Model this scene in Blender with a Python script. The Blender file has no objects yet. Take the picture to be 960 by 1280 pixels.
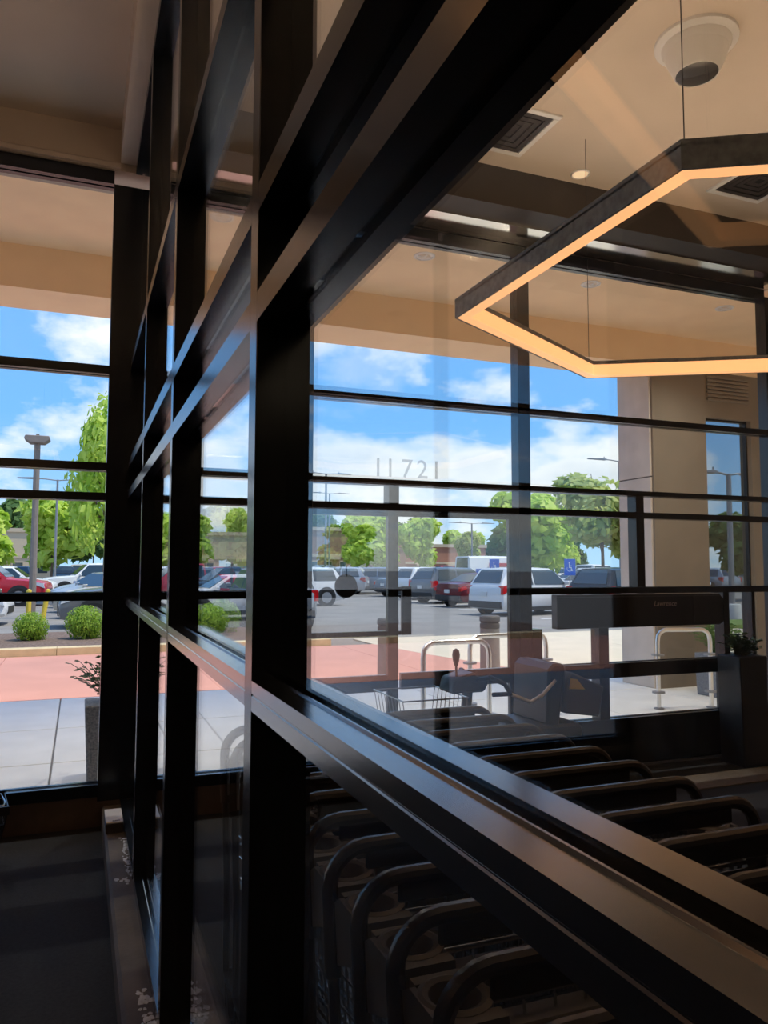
import bpy, bmesh, math, random
from mathutils import Vector, Matrix

# ------------------------------------------------------------------ camera, sky, sun, exposure
SC = bpy.context.scene
COL = SC.collection
R = math.radians
cam_d = bpy.data.cameras.new('camera'); CAM = bpy.data.objects.new('camera', cam_d); COL.objects.link(CAM)
SC.camera = CAM
cam_d.sensor_fit = 'AUTO'; cam_d.sensor_width = 36.0; cam_d.lens = 965 / 1280 * 36
cam_d.clip_start = 0.02; cam_d.clip_end = 2000
fpx = 965.0
v1 = Vector((99 - 480, 708 - 640, fpx)).normalized()          # direction of the glass partition (+Y)
v2 = Vector((2960 - 480, 715 - 640, fpx)); v2 = (v2 - v1 * v2.dot(v1)).normalized()   # direction of the shop front (+X)
v3 = v1.cross(v2); v3 = v3 if v3.y < 0 else -v3               # up
right, down, fwd = [Vector((v2[i], v1[i], v3[i])) for i in range(3)]
m = Matrix.Identity(4)
for r in range(3):
    m[r][0] = right[r]; m[r][1] = -down[r]; m[r][2] = -fwd[r]
m.translation = Vector((0, 0, 1.67))
CAM.matrix_world = m
SC.view_settings.view_transform = 'Standard'; SC.view_settings.look = 'None'
SC.view_settings.exposure = 0.90; SC.view_settings.gamma = 1.0; SC.view_settings.use_curve_mapping = False
SC.cycles.transparent_max_bounces = 24
SC.cycles.max_bounces = 8; SC.cycles.diffuse_bounces = 6

world = bpy.data.worlds.new('sky'); SC.world = world; world.use_nodes = True
wn = world.node_tree; wn.nodes.clear(); WL = wn.links.new
def W(t, **k):
    n = wn.nodes.new(t)
    for a, b in k.items(): setattr(n, a, b)
    return n
def wmath(op, a, b=None):
    n = W('ShaderNodeMath', operation=op)
    for i, q in enumerate((a, b)):
        if q is None: continue
        if isinstance(q, (int, float)): n.inputs[i].default_value = q
        else: WL(q, n.inputs[i])
    return n.outputs[0]
tc = W('ShaderNodeTexCoord'); sep = W('ShaderNodeSeparateXYZ'); WL(tc.outputs['Generated'], sep.inputs[0])
zpos = wmath('MAXIMUM', sep.outputs[2], 0.0)
ramp = W('ShaderNodeValToRGB'); WL(zpos, ramp.inputs[0])
ramp.color_ramp.elements[0].color = (0.42, 0.68, 0.95, 1); ramp.color_ramp.elements[0].position = 0.0
ramp.color_ramp.elements[1].color = (0.10, 0.30, 0.80, 1); ramp.color_ramp.elements[1].position = 0.75
e = ramp.color_ramp.elements.new(0.18); e.color = (0.19, 0.48, 0.95, 1)
add = W('ShaderNodeVectorMath', operation='MULTIPLY'); WL(tc.outputs['Generated'], add.inputs[0]); add.inputs[1].default_value = (1.0, 1.0, 1.9)
nz = W('ShaderNodeTexNoise'); WL(add.outputs[0], nz.inputs['Vector']); nz.inputs['Scale'].default_value = 4.2
nz.inputs['Detail'].default_value = 9; nz.inputs['Roughness'].default_value = 0.55
cov = wmath('ADD', nz.outputs[0], wmath('MULTIPLY', wmath('SUBTRACT', 0.20, wmath('MINIMUM', zpos, 0.42)), 0.22))
cr = W('ShaderNodeValToRGB'); WL(cov, cr.inputs[0])
cr.color_ramp.elements[0].position = 0.485; cr.color_ramp.elements[0].color = (0, 0, 0, 1)
cr.color_ramp.elements[1].position = 0.59; cr.color_ramp.elements[1].color = (1, 1, 1, 1)
shade = W('ShaderNodeValToRGB'); WL(cov, shade.inputs[0])
shade.color_ramp.elements[0].position = 0.52; shade.color_ramp.elements[0].color = (0.98, 0.99, 1.0, 1)
shade.color_ramp.elements[1].position = 0.78; shade.color_ramp.elements[1].color = (0.60, 0.67, 0.76, 1)
mixc = W('ShaderNodeMix', data_type='RGBA'); WL(cr.outputs[0], mixc.inputs['Factor'])
WL(ramp.outputs[0], mixc.inputs[6]); WL(shade.outputs[0], mixc.inputs[7])
bg = W('ShaderNodeBackground'); WL(mixc.outputs[2], bg.inputs[0]); bg.inputs[1].default_value = 0.70
wo = W('ShaderNodeOutputWorld'); WL(bg.outputs[0], wo.inputs[0])

sun_d = bpy.data.lights.new('sun', 'SUN'); sun_d.energy = 2.3; sun_d.angle = R(0.53); sun_d.color = (1.0, 0.93, 0.82)
SUN = bpy.data.objects.new('sun', sun_d); COL.objects.link(SUN)
SUN.rotation_euler = Vector((0.36, -0.20, 0.90)).to_track_quat('Z', 'Y').to_euler()

random.seed(7)
# ------------------------------------------------------------------ materials
MATS = {}
def mat(name, col, rough=0.6, metal=0.0, var=0.0, scale=8.0, bump=0.0, bscale=None, col2=None, spec=None, emit=None, estr=0.0):
    if name in MATS: return MATS[name]
    m = bpy.data.materials.new(name); m.use_nodes = True
    nt = m.node_tree; b = nt.nodes['Principled BSDF']; L = nt.links.new
    b.inputs['Base Color'].default_value = (*col, 1); b.inputs['Roughness'].default_value = rough; b.inputs['Metallic'].default_value = metal
    if spec is not None: b.inputs['Specular IOR Level'].default_value = spec
    if emit: b.inputs['Emission Color'].default_value = (*emit, 1); b.inputs['Emission Strength'].default_value = estr
    if var > 0 or col2 or bump:
        t = nt.nodes.new('ShaderNodeTexCoord')
        n = nt.nodes.new('ShaderNodeTexNoise'); n.inputs['Scale'].default_value = scale; n.inputs['Detail'].default_value = 6
        L(t.outputs['Object'], n.inputs['Vector'])
        if var > 0 or col2:
            rp = nt.nodes.new('ShaderNodeValToRGB'); L(n.outputs[0], rp.inputs[0])
            rp.color_ramp.elements[0].position = 0.32; rp.color_ramp.elements[1].position = 0.68
            c2 = col2 or tuple(min(1, c * (1 + var)) for c in col)
            c1 = col if col2 else tuple(c * (1 - var) for c in col)
            rp.color_ramp.elements[0].color = (*c1, 1); rp.color_ramp.elements[1].color = (*c2, 1)
            L(rp.outputs[0], b.inputs['Base Color'])
        if bump:
            n2 = nt.nodes.new('ShaderNodeTexNoise'); n2.inputs['Scale'].default_value = bscale or scale * 6; n2.inputs['Detail'].default_value = 4
            L(t.outputs['Object'], n2.inputs['Vector'])
            bp = nt.nodes.new('ShaderNodeBump'); bp.inputs['Strength'].default_value = bump; bp.inputs['Distance'].default_value = 0.01
            L(n2.outputs[0], bp.inputs['Height']); L(bp.outputs[0], b.inputs['Normal'])
    MATS[name] = m
    return m
def glass_mat(name, tint, base=0.045, gain=0.85, rough=0.0):
    m = bpy.data.materials.new(name); m.use_nodes = True; nt = m.node_tree; nt.nodes.clear(); L = nt.links.new
    tr = nt.nodes.new('ShaderNodeBsdfTransparent'); tr.inputs[0].default_value = (*tint, 1)
    gl = nt.nodes.new('ShaderNodeBsdfGlossy'); gl.inputs['Roughness'].default_value = rough; gl.inputs[0].default_value = (1, 1, 1, 1)
    lw = nt.nodes.new('ShaderNodeLayerWeight'); lw.inputs[0].default_value = 0.5
    p = nt.nodes.new('ShaderNodeMath'); p.operation = 'POWER'; p.inputs[1].default_value = 5; L(lw.outputs['Facing'], p.inputs[0])
    q = nt.nodes.new('ShaderNodeMath'); q.operation = 'MULTIPLY_ADD'; q.inputs[1].default_value = gain; q.inputs[2].default_value = base; L(p.outputs[0], q.inputs[0])
    mx = nt.nodes.new('ShaderNodeMixShader'); L(q.outputs[0], mx.inputs[0]); L(tr.outputs[0], mx.inputs[1]); L(gl.outputs[0], mx.inputs[2])
    o = nt.nodes.new('ShaderNodeOutputMaterial'); L(mx.outputs[0], o.inputs[0])
    MATS[name] = m
    return m
GL = glass_mat('clear_glass', (0.965, 0.975, 0.97), 0.028, 0.8)
GLT = glass_mat('tinted_glass', (0.66, 0.68, 0.68), 0.06, 0.8)
BLK = mat('black_anodised_frame', (0.006, 0.008, 0.012), 0.20, 0.0, 0.25, 14, 0.0, 90, spec=0.60)
BLKL = mat('glossier_black_sill_rail', (0.006, 0.008, 0.012), 0.17, 0.0, 0.25, 14, 0.0, 90, spec=1.0)  # same black as the frame, gloss raised to brighten the ledge
bb_ = BLKL.node_tree.nodes['Principled BSDF']; bb_.inputs['Coat Weight'].default_value = 0.6; bb_.inputs['Coat Roughness'].default_value = 0.22; bb_.inputs['Coat IOR'].default_value = 1.6
BLK2 = mat('black_gasket', (0.008, 0.008, 0.009), 0.65)
BLKP = mat('black_plastic', (0.012, 0.012, 0.013), 0.38, bump=0.03, scale=30)
CHROME = mat('chrome_wire', (0.55, 0.55, 0.56), 0.25, 1.0)
CARTG = mat('cart_grey_plastic', (0.07, 0.060, 0.052), 0.55, var=.1)
HANDLE = mat('dark_brown_handle', (0.014, 0.010, 0.009), 0.26, spec=0.5)
CEIL = mat('tan_ceiling_paint', (0.66, 0.55, 0.45), 0.85, var=0.03, scale=3, bump=0.05, bscale=120)
WALLT = mat('tan_wall_paint', (0.52, 0.41, 0.32), 0.8, var=0.03, scale=4)
TRIMT = mat('pale_tan_trim', (0.62, 0.50, 0.40), 0.6, var=0.03)
CURB = mat('brown_concrete_curb', (0.10, 0.075, 0.055), 0.75, var=0.25, scale=6, bump=0.2, bscale=60)
MAT_ = mat('charcoal_carpet_mat', (0.020, 0.020, 0.022), 0.95, var=0.3, scale=60, bump=0.6, bscale=240)
BROWNB = mat('brown_base', (0.075, 0.050, 0.036), 0.6, var=0.15, scale=10)
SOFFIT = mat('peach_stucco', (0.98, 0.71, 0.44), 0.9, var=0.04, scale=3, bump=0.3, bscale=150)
STONE = mat('grey_buff_stone', (0.60, 0.52, 0.45), 0.85, var=0.10, scale=3, bump=0.25, bscale=40)
STONED = mat('shade_brown_stucco', (0.24, 0.195, 0.145), 0.9, var=0.06, scale=3, bump=0.2, bscale=90)  # stucco brown deepened to carry the shade on the pillar front
CONC = mat('shade_lifted_concrete', (0.76, 0.745, 0.70), 0.85, var=0.06, scale=2.2, bump=0.15, bscale=80)  # made paler than the cream concrete to offset the portico shade
CREAM = mat('cream_concrete', (0.70, 0.60, 0.45), 0.85, var=0.05, scale=1.6, bump=0.15, bscale=60)
REDP = mat('red_stamped_concrete', (0.60, 0.29, 0.22), 0.85, var=0.06, scale=1.2, bump=0.2, bscale=50)
ASPH = mat('asphalt', (0.25, 0.235, 0.215), 0.95, var=0.12, scale=0.6, bump=0.3, bscale=40)
KERB = mat('yellowed_kerb', (0.66, 0.52, 0.30), 0.85, var=0.12, scale=4, bump=0.2, bscale=50)
MULCH = mat('brown_mulch', (0.10, 0.065, 0.045), 0.95, scale=18, col2=(0.26, 0.18, 0.14), bump=1.0, bscale=30)
LEAF = mat('bright_green_leaves', (0.36, 0.56, 0.04), 0.6, scale=2.2, col2=(0.74, 0.86, 0.18))
LEAF2 = mat('olive_green_leaves', (0.38, 0.48, 0.10), 0.6, scale=2.0, col2=(0.70, 0.72, 0.26))
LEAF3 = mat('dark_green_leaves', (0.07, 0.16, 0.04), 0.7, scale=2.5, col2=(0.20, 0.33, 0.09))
BUSH = mat('clipped_bush_leaves', (0.17, 0.34, 0.02), 0.6, scale=6, col2=(0.44, 0.60, 0.08))
FERN = mat('fern_leaves', (0.012, 0.035, 0.012), 0.6, scale=8, col2=(0.05, 0.10, 0.03))
BARK = mat('grey_bark', (0.16, 0.11, 0.08), 0.9, var=0.2, scale=12)
GALV = mat('weathered_pole_paint', (0.24, 0.20, 0.17), 0.6, var=0.08)
GALV2 = mat('grey_pole_paint', (0.30, 0.30, 0.31), 0.5, 0.3)
STEEL = mat('brushed_steel', (0.78, 0.77, 0.75), 0.28, 1.0, var=0.05, scale=5)
YEL = mat('safety_yellow', (0.80, 0.58, 0.06), 0.5)
PLANT = mat('dark_granite_planter', (0.10, 0.11, 0.13), 0.8, col2=(0.26, 0.27, 0.29), scale=60, bump=0.4, bscale=60)
BOLL = mat('grey_stone_bollard', (0.20, 0.185, 0.165), 0.8, var=0.12, scale=10)
BOLLC = mat('dark_bollard_cap', (0.075, 0.065, 0.06), 0.7, var=0.1)
SLATE = mat('slate_wood_lamp_case', (0.30, 0.335, 0.36), 0.55, scale=30, var=0.25)
LED = mat('warm_led_diffuser', (0.9, 0.6, 0.35), 0.5, emit=(1.0, 0.47, 0.19), estr=0.62)
LED2 = mat('warm_led_inner_diffuser', (0.9, 0.6, 0.35), 0.5, emit=(1.0, 0.44, 0.17), estr=0.72)
WHITEP = mat('white_plastic', (0.80, 0.77, 0.74), 0.3)
DOMEB = mat('smoked_dome', (0.035, 0.030, 0.027), 0.25)
DARKW = mat('dark_brown_beam', (0.035, 0.028, 0.024), 0.5, var=0.15, scale=12)
LITLENS = mat('lit_downlight_lens', (1, 0.9, 0.75), 0.4, emit=(1.0, 0.66, 0.38), estr=0.35)
TIRE = mat('tyre_rubber', (0.012, 0.012, 0.012), 0.8)
RIM = mat('alloy_rim', (0.50, 0.50, 0.51), 0.35, 0.9)
CGLASS = mat('car_window_glass', (0.03, 0.045, 0.05), 0.06, spec=1.0)
TAIL = mat('red_tail_lamp', (0.55, 0.01, 0.015), 0.15, emit=(1, .02, .02), estr=0.0)
HEAD = mat('headlamp_lens', (0.70, 0.72, 0.74), 0.12)
CTRIM = mat('car_black_trim', (0.022, 0.022, 0.024), 0.5)
PLATE = mat('number_plate', (0.75, 0.75, 0.72), 0.5)
BRICKF = mat('far_brick', (0.36, 0.21, 0.14), 0.9, var=0.12, scale=0.6)
BRICKF2 = mat('far_terracotta', (0.42, 0.20, 0.13), 0.9, var=0.12, scale=0.5)
BAND = mat('far_tan_band', (0.58, 0.47, 0.33), 0.9)
SIGNB = mat('sign_blue', (0.01, 0.13, 0.62), 0.4)
SIGNW = mat('sign_white', (0.85, 0.85, 0.85), 0.4)
WLINE = mat('white_road_paint', (0.72, 0.72, 0.70), 0.8, var=0.1)
GRASS = mat('lawn_grass', (0.08, 0.17, 0.025), 0.9, col2=(0.20, 0.31, 0.06), scale=3, bump=0.8, bscale=30)
FLOWER = mat('red_flowers', (0.55, 0.03, 0.03), 0.6)
FROST = mat('frosted_numerals', (0.42, 0.47, 0.49), 0.8); FROST.node_tree.nodes['Principled BSDF'].inputs['Alpha'].default_value = 0.26
SALT = mat('white_salt_crust', (0.62, 0.63, 0.65), 0.9, var=0.2, scale=40, bump=0.6, bscale=120)
FABR = mat('seat_grey_vinyl', (0.10, 0.095, 0.09), 0.6)
VANBL = mat('van_blue_print', (0.03, 0.10, 0.42), 0.4)
VANRD = mat('van_red_print', (0.50, 0.06, 0.07), 0.4)
PAINT = {k: mat('car_paint_' + k, c, 0.22, mt, spec=0.6) for k, c, mt in [
    ('white', (0.78, 0.78, 0.77), 0), ('silver', (0.42, 0.44, 0.46), 0.35), ('grey', (0.17, 0.18, 0.19), 0.3),
    ('black', (0.018, 0.019, 0.021), 0), ('dark_red', (0.14, 0.008, 0.016), 0.1), ('red', (0.48, 0.02, 0.03), 0),
    ('blue', (0.03, 0.07, 0.16), 0.2), ('steel_blue', (0.16, 0.22, 0.28), 0.3), ('teal', (0.03, 0.11, 0.12), 0.2), ('beige', (0.62, 0.55, 0.44), 0.1)]}

for lm in (LEAF, LEAF2, LEAF3, BUSH):
    nt = lm.node_tree; b = nt.nodes['Principled BSDF']; t = nt.nodes.new('ShaderNodeBsdfTranslucent'); mx = nt.nodes.new('ShaderNodeMixShader'); mx.inputs[0].default_value = 0.45
    src = b.inputs['Base Color'].links[0].from_socket; nt.links.new(src, t.inputs[0])
    out = [n for n in nt.nodes if n.type == 'OUTPUT_MATERIAL'][0]
    nt.links.new(b.outputs[0], mx.inputs[1]); nt.links.new(t.outputs[0], mx.inputs[2]); nt.links.new(mx.outputs[0], out.inputs[0])
# ------------------------------------------------------------------ mesh helpers
class MB:
    def __init__(s): s.v = []; s.f = []
    def box(s, x0, x1, y0, y1, z0, z1):
        b = len(s.v)
        s.v += [(x, y, z) for z in (z0, z1) for y in (y0, y1) for x in (x0, x1)]
        s.f += [tuple(b + i for i in q) for q in ((0, 2, 3, 1), (4, 5, 7, 6), (0, 1, 5, 4), (2, 6, 7, 3), (0, 4, 6, 2), (1, 3, 7, 5))]
        return s
    def prism(s, poly, axis, a0, a1):
        """polygon in the plane across axis, swept from a0 to a1 (axis 0: (y,z), 1: (x,z), 2: (x,y))"""
        b = len(s.v); n = len(poly)
        def P(p, a): return ((a, p[0], p[1]), (p[0], a, p[1]), (p[0], p[1], a))[axis]
        s.v += [P(p, a0) for p in poly] + [P(p, a1) for p in poly]
        s.f += [tuple(b + i for i in range(n))[::-1], tuple(b + n + i for i in range(n))]
        s.f += [(b + i, b + (i + 1) % n, b + n + (i + 1) % n, b + n + i) for i in range(n)]
        return s
    def tube(s, pts, r, n=8, closed=False, r2=None):
        pts = [Vector(p) for p in pts]; k = len(pts); b = len(s.v); up = None
        for i, p in enumerate(pts):
            a = pts[(i - 1) % k] if (closed or i > 0) else p
            c = pts[(i + 1) % k] if (closed or i < k - 1) else p
            t = (c - a).normalized()
            if up is None:
                up = Vector((0, 0, 1)) if abs(t.z) < 0.9 else Vector((1, 0, 0))
            up = (up - t * up.dot(t)).normalized(); sd = t.cross(up)
            rr = r if r2 is None else r + (r2 - r) * i / max(1, k - 1)
            for j in range(n):
                a_ = 2 * math.pi * (j + .5) / n
                s.v.append(tuple(p + (up * math.cos(a_) + sd * math.sin(a_)) * rr))
        for i in range(k if closed else k - 1):
            for j in range(n):
                i2 = (i + 1) % k
                s.f.append((b + i * n + j, b + i * n + (j + 1) % n, b + i2 * n + (j + 1) % n, b + i2 * n + j))
        if not closed:
            s.f.append(tuple(b + j for j in range(n))[::-1]); s.f.append(tuple(b + (k - 1) * n + j for j in range(n)))
        return s
    def lathe(s, prof, c=(0, 0, 0), n=20, axis=2):
        b = len(s.v); k = len(prof)
        for (r, h) in prof:
            for j in range(n):
                a = 2 * math.pi * j / n; p = (r * math.cos(a), r * math.sin(a))
                q = (p[0], p[1], h) if axis == 2 else ((p[0], h, p[1]) if axis == 1 else (h, p[0], p[1]))
                s.v.append((c[0] + q[0], c[1] + q[1], c[2] + q[2]))
        for i in range(k - 1):
            for j in range(n):
                s.f.append((b + i * n + j, b + i * n + (j + 1) % n, b + (i + 1) * n + (j + 1) % n, b + (i + 1) * n + j))
        if prof[0][0] > 1e-5: s.f.append(tuple(b + j for j in range(n))[::-1])
        if prof[-1][0] > 1e-5: s.f.append(tuple(b + (k - 1) * n + j for j in range(n)))
        return s
    def quad(s, *p):
        b = len(s.v); s.v += [tuple(q) for q in p]; s.f.append(tuple(range(b, b + len(p)))); return s
    def mesh(s, name, m, smooth=True, angle=35, fix=True, bevel=0):
        me = bpy.data.meshes.new(name); me.from_pydata(s.v, [], s.f); me.materials.append(m)
        if fix or bevel:
            bm = bmesh.new(); bm.from_mesh(me)
            if bevel:
                bmesh.ops.bevel(bm, geom=[e for e in bm.edges if len(e.link_faces) == 2 and e.calc_face_angle(0) > 0.8], offset=bevel, segments=1, affect='EDGES', clamp_overlap=True)
            bmesh.ops.recalc_face_normals(bm, faces=bm.faces); bm.to_mesh(me); bm.free()
        if smooth and me.polygons:
            me.polygons.foreach_set('use_smooth', [True] * len(me.polygons)); me.set_sharp_from_angle(angle=R(angle))
        return me
    def build(s, name, m, parent=None, **k): return obj(name, s.mesh(name, m, **k), parent)
def obj(name, me, parent=None):
    o = bpy.data.objects.new(name, me); COL.objects.link(o)
    if parent: o.parent = parent
    return o
def empty(name, loc=(0, 0, 0), rz=0):
    o = bpy.data.objects.new(name, None); COL.objects.link(o); o.location = loc; o.rotation_euler = (0, 0, rz); o.empty_display_size = 0.1
    return o
def tag(o, label, cat, group=None, kind=None):
    o['label'] = label
    if cat: o['category'] = cat
    if group: o['group'] = group
    if kind: o['kind'] = kind
    return o
def struct(o, label=None):
    o['kind'] = 'structure'
    if label: o['label'] = label
    return o
def box(x0, x1, y0, y1, z0, z1): return MB().box(x0, x1, y0, y1, z0, z1)
def copy_tree(o, parent=None):
    c = o.copy(); COL.objects.link(c); c.parent = parent
    for ch in o.children: copy_tree(ch, c)
    return c
def text_mesh(body, size, m, name, shear=0.0, extrude=0.0008):
    cu = bpy.data.curves.new(name, 'FONT'); cu.body = body; cu.size = size; cu.extrude = extrude; cu.shear = shear
    cu.align_x = 'CENTER'; cu.resolution_u = 3
    t = bpy.data.objects.new(name, cu); COL.objects.link(t)
    dg = bpy.context.evaluated_depsgraph_get(); dg.update()
    me = bpy.data.meshes.new_from_object(t.evaluated_get(dg)); bpy.data.objects.remove(t); bpy.data.curves.remove(cu)
    me.name = name; me.materials.clear(); me.materials.append(m)
    return me

# ------------------------------------------------------------------ room shell
XP, PD = 0.285, 0.108                    # partition left face, frame depth
YS = 5.41                                # shop front inner face
ZC = 4.65                                # ceiling
fl = struct(box(-3.7, 6.3, -7, 5.52, -0.15, 0).build('floor', MAT_, smooth=False), 'charcoal carpet mat floor of the vestibule')
ce = struct(box(-3.7, 6.3, -7, 5.52, ZC, ZC + .3).build('ceiling', CEIL, smooth=False), 'tan painted ceiling')
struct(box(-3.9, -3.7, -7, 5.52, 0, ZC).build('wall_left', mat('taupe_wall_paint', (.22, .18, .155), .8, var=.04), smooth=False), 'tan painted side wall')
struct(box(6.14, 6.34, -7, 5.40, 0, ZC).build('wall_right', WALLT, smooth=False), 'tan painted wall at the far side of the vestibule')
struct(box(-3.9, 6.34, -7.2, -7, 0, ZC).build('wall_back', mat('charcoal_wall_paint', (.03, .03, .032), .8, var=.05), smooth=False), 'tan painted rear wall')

def rail_profile(a0, a1, z0, z1, mid, line=None):
    """frame section across the glass with a glazing channel above and below"""
    g = 0.011
    p = [(a0, z0), (mid - g, z0), (mid - g, z0 + .010), (mid + g, z0 + .010), (mid + g, z0), (a1, z0),
         (a1, z1), (mid + g + .006, z1), (mid + g + .003, z1 + .004), (mid + g, z1 + .004), (mid + g, z1 - .012), (mid - g, z1 - .012), (mid - g, z1 + .003), (mid - g - .003, z1 + .003), (mid - g - .006, z1), (a0, z1)]
    if line:
        p += [(a0, line + .003), (a0 + .0015, line + .001), (a0 + .0015, line), (a0, line - .002)]
    return p
# --- glass partition along Y
part = struct(empty('wall_partition', (XP + PD / 2, 2.7, 0)), 'black framed glass partition running towards the shop front')
def pbuild(mb, name, m, **k):
    o = mb.build(name, m, part, **k); o.location = (-(XP + PD / 2), -2.7, 0); return o
posts = [-1.37, -0.01, 1.352, 2.711, 4.034]
PW = 0.060
for y in posts:
    mid = XP + PD / 2
    sec = [(XP, y), (XP + PD, y), (XP + PD, y + PW), (mid + .011, y + PW), (mid + .011, y + PW - .008), (mid - .011, y + PW - .008), (mid - .011, y + PW), (XP, y + PW)]
    pbuild(MB().prism(sec, 2, 0.165, 4.40), 'mullion', BLK, bevel=0.0015)
rails_z = [(1.420, 1.472), (2.112, 2.166), (2.316, 2.370), (2.988, 3.040), (4.34, 4.40)]
bays = list(zip([p + PW for p in posts], posts[1:] + [5.36]))
for (y0, y1) in bays:
    pbuild(MB().prism(rail_profile(XP, XP + PD, .135, .180, XP + PD / 2), 1, y0, y1), 'sill_rail', BLKL, angle=20)
    for k, (z0, z1) in enumerate(rails_z):
        pbuild(MB().prism(rail_profile(XP, XP + PD, z0, z1, XP + PD / 2, z0 + .027 if k == 0 else None), 1, y0, y1), 'rail', BLKL if k == 0 else BLK, angle=20)
    zz = [(.172, 1.424), (1.464, 2.116), (2.158, 2.320), (2.362, 2.992), (3.032, 4.345)]
    for (z0, z1) in zz:
        pbuild(box(XP + PD / 2 - .004, XP + PD / 2 + .004, y0 - .006, y1 + .006, z0, z1), 'glass_pane', GL, smooth=False)
hd = struct(box(.185, .50, -7, 5.36, 4.40, ZC).build('trim_1', TRIMT, smooth=False), 'tan plaster header above the partition')
# --- kerb under the partition
cb = struct(MB().prism([(.178, 0), (.525, 0), (.525, .120), (.512, .135), (.192, .135), (.178, .120)], 1, -7, 5.385).build('trim_2', CURB, angle=20), 'brown concrete kerb under the glass partition')

# --- shop front along X
fr = struct(empty('wall_front', (3, YS, 0)), 'black framed glazed shop front')
def fbuild(mb, name, m, **k):
    o = mb.build(name, m, fr, **k); o.location = (-3, -YS, 0); return o
FD = 0.114
def fpost(x0, x1, z0, z1, name='mullion'): return fbuild(box(x0, x1, YS, YS + FD, z0, z1), name, BLK, bevel=.002)
def frail(x0, x1, z0, z1, name='rail', y0=0, y1=FD): 
    return fbuild(MB().prism(rail_profile(YS + y0, YS + y1, z0, z1, YS + FD / 2), 0, x0, x1), name, BLK, angle=20)
def fpane(x0, x1, z0, z1, dy=0.0, m=GL): return fbuild(box(x0 - .006, x1 + .006, YS + FD / 2 - .004 + dy, YS + FD / 2 + .004 + dy, z0 - .008, z1 + .008), 'glass_pane', m, smooth=False)
TOP = 4.27
# left of the partition
fpost(-2.0, -1.92, .19, TOP); fpost(-3.7, -3.62, .19, TOP)
fpost(.150, .44, .16, TOP, 'corner_mullion')
for a, b in ((-3.62, -2.0), (-1.92, .150)):
    zs = [(.19, .265), (1.447, 1.499), (2.105, 2.157), (2.305, 2.357), (2.955, 3.012), (TOP, 4.36)]
    for z0, z1 in zs: frail(a, b, z0, z1)
    for (p, q) in zip(zs, zs[1:]): fpane(a, b, p[1], q[0])
# right of the partition: fixed bay, door bay, guarded bay
frail(.44, 6.05, TOP - .03, 4.34, 'head_rail'); frail(.44, 6.05, 2.926, 2.978); frail(.44, 6.05, 2.293, 2.336); frail(.44, 6.05, 2.100, 2.151)
fpost(1.36, 1.42, 0.16, TOP)
fpost(3.307, 3.42, 0.02, TOP)
fpost(6.05, 6.14, 0.0, TOP)
fpost(2.170, 2.254, 2.151, 2.293); fpost(4.478, 4.564, 2.151, 2.293)
frail(.44, 1.36, .19, .265); frail(.44, 1.36, 1.447, 1.499)
fpane(.44, 1.36, .265, 1.447); fpane(.44, 1.36, 1.499, 2.100)
for a, b in ((.44, 1.36), (1.42, 2.17), (2.254, 3.307), (3.42, 4.478), (4.564, 6.05)): fpane(a, b, 2.151, 2.293)
for a, b in ((.44, 1.36), (1.42, 3.307), (3.42, 6.05)):
    fpane(a, b, 2.336, 2.926); fpane(a, b, 2.978, TOP - .03)
# guarded bay right of the tall post
frail(3.42, 6.05, 1.450, 1.502); fpost(4.478, 4.564, 1.502, 2.100)
frail(3.42, 5.50, .745, .866); frail(3.42, 5.50, .02, .405, 'kick_rail'); fpost(3.42, 3.515, .405, 1.17); fpost(4.068, 4.168, .405, 1.17); fpost(5.431, 5.50, .405, 1.45)
fpane(3.42, 4.478, 1.502, 2.100); fpane(4.564, 6.05, 1.502, 2.100)
for a, b in ((3.515, 4.068), (4.168, 5.431)):
    fpane(a, b, .405, .745); fpane(a, b, .866, 1.17)
fpost(5.77, 5.81, .02, 1.45); frail(5.50, 6.05, .02, .36, 'kick_rail'); fpane(5.81, 6.05, .36, 1.45); fpane(5.50, 5.77, .36, 1.45)
# solid wall above the glazing, brown base, outside wall
fbuild(box(-3.7, 6.14, YS - .02, YS + .35, 4.36, ZC), 'wall_head', WALLT, smooth=False)
fbuild(box(-3.7, 1.36, YS + .005, YS + .14, 0, .19), 'base_panel', BROWNB, smooth=False)
fbuild(MB().prism([(YS - .05, 4.365), (YS + .02, 4.365), (YS + .02, 4.41), (YS - .03, 4.41), (YS - .05, 4.395)], 0, -3.7, .185), 'ledge', TRIMT)
fbuild(box(1.36, 6.05, YS - .01, YS + .20, 0, .02), 'threshold', STEEL, smooth=False)
# sliding doors in the bay between 1.42 and 3.307
dr = struct(empty('door_1', (1.8, YS + .03, 0)), 'sliding glass door leaf with a round black decal')
def dbuild(mb, name, m, par=None, **k):
    o = mb.build(name, m, par or dr, **k); o.location = (-1.8, -YS - .03, 0); return o
for (x0, x1, z0, z1, n) in [(1.42, 1.47, .04, 2.10, 'stile'), (2.170, 2.254, .04, 2.10, 'stile'), (1.47, 2.17, 1.150, 1.192, 'push_rail'), (1.47, 2.17, .745, .866, 'mid_rail'), (1.47, 2.17, .04, .40, 'bottom_rail'), (1.47, 2.17, 2.055, 2.10, 'top_rail')]:
    dbuild(box(x0, x1, YS + .015, YS + .06, z0, z1), n, BLK, bevel=.002)
for (z0, z1) in [(1.192, 2.055), (.866, 1.150), (.40, .745)]:
    dbuild(box(1.465, 2.175, YS + .034, YS + .042, z0 - .006, z1 + .006), 'glass_pane', GL, smooth=False)
dbuild(box(2.285, 2.36, YS + .005, YS + .045, 1.16, 1.525), 'handle_plate', BLKP, bevel=.004)
dbuild(box(2.254, 2.285, YS + .02, YS + .04, 1.16, 1.19).box(2.254, 2.285, YS + .02, YS + .04, 1.49, 1.52), 'handle_bracket', BLKP)
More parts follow.
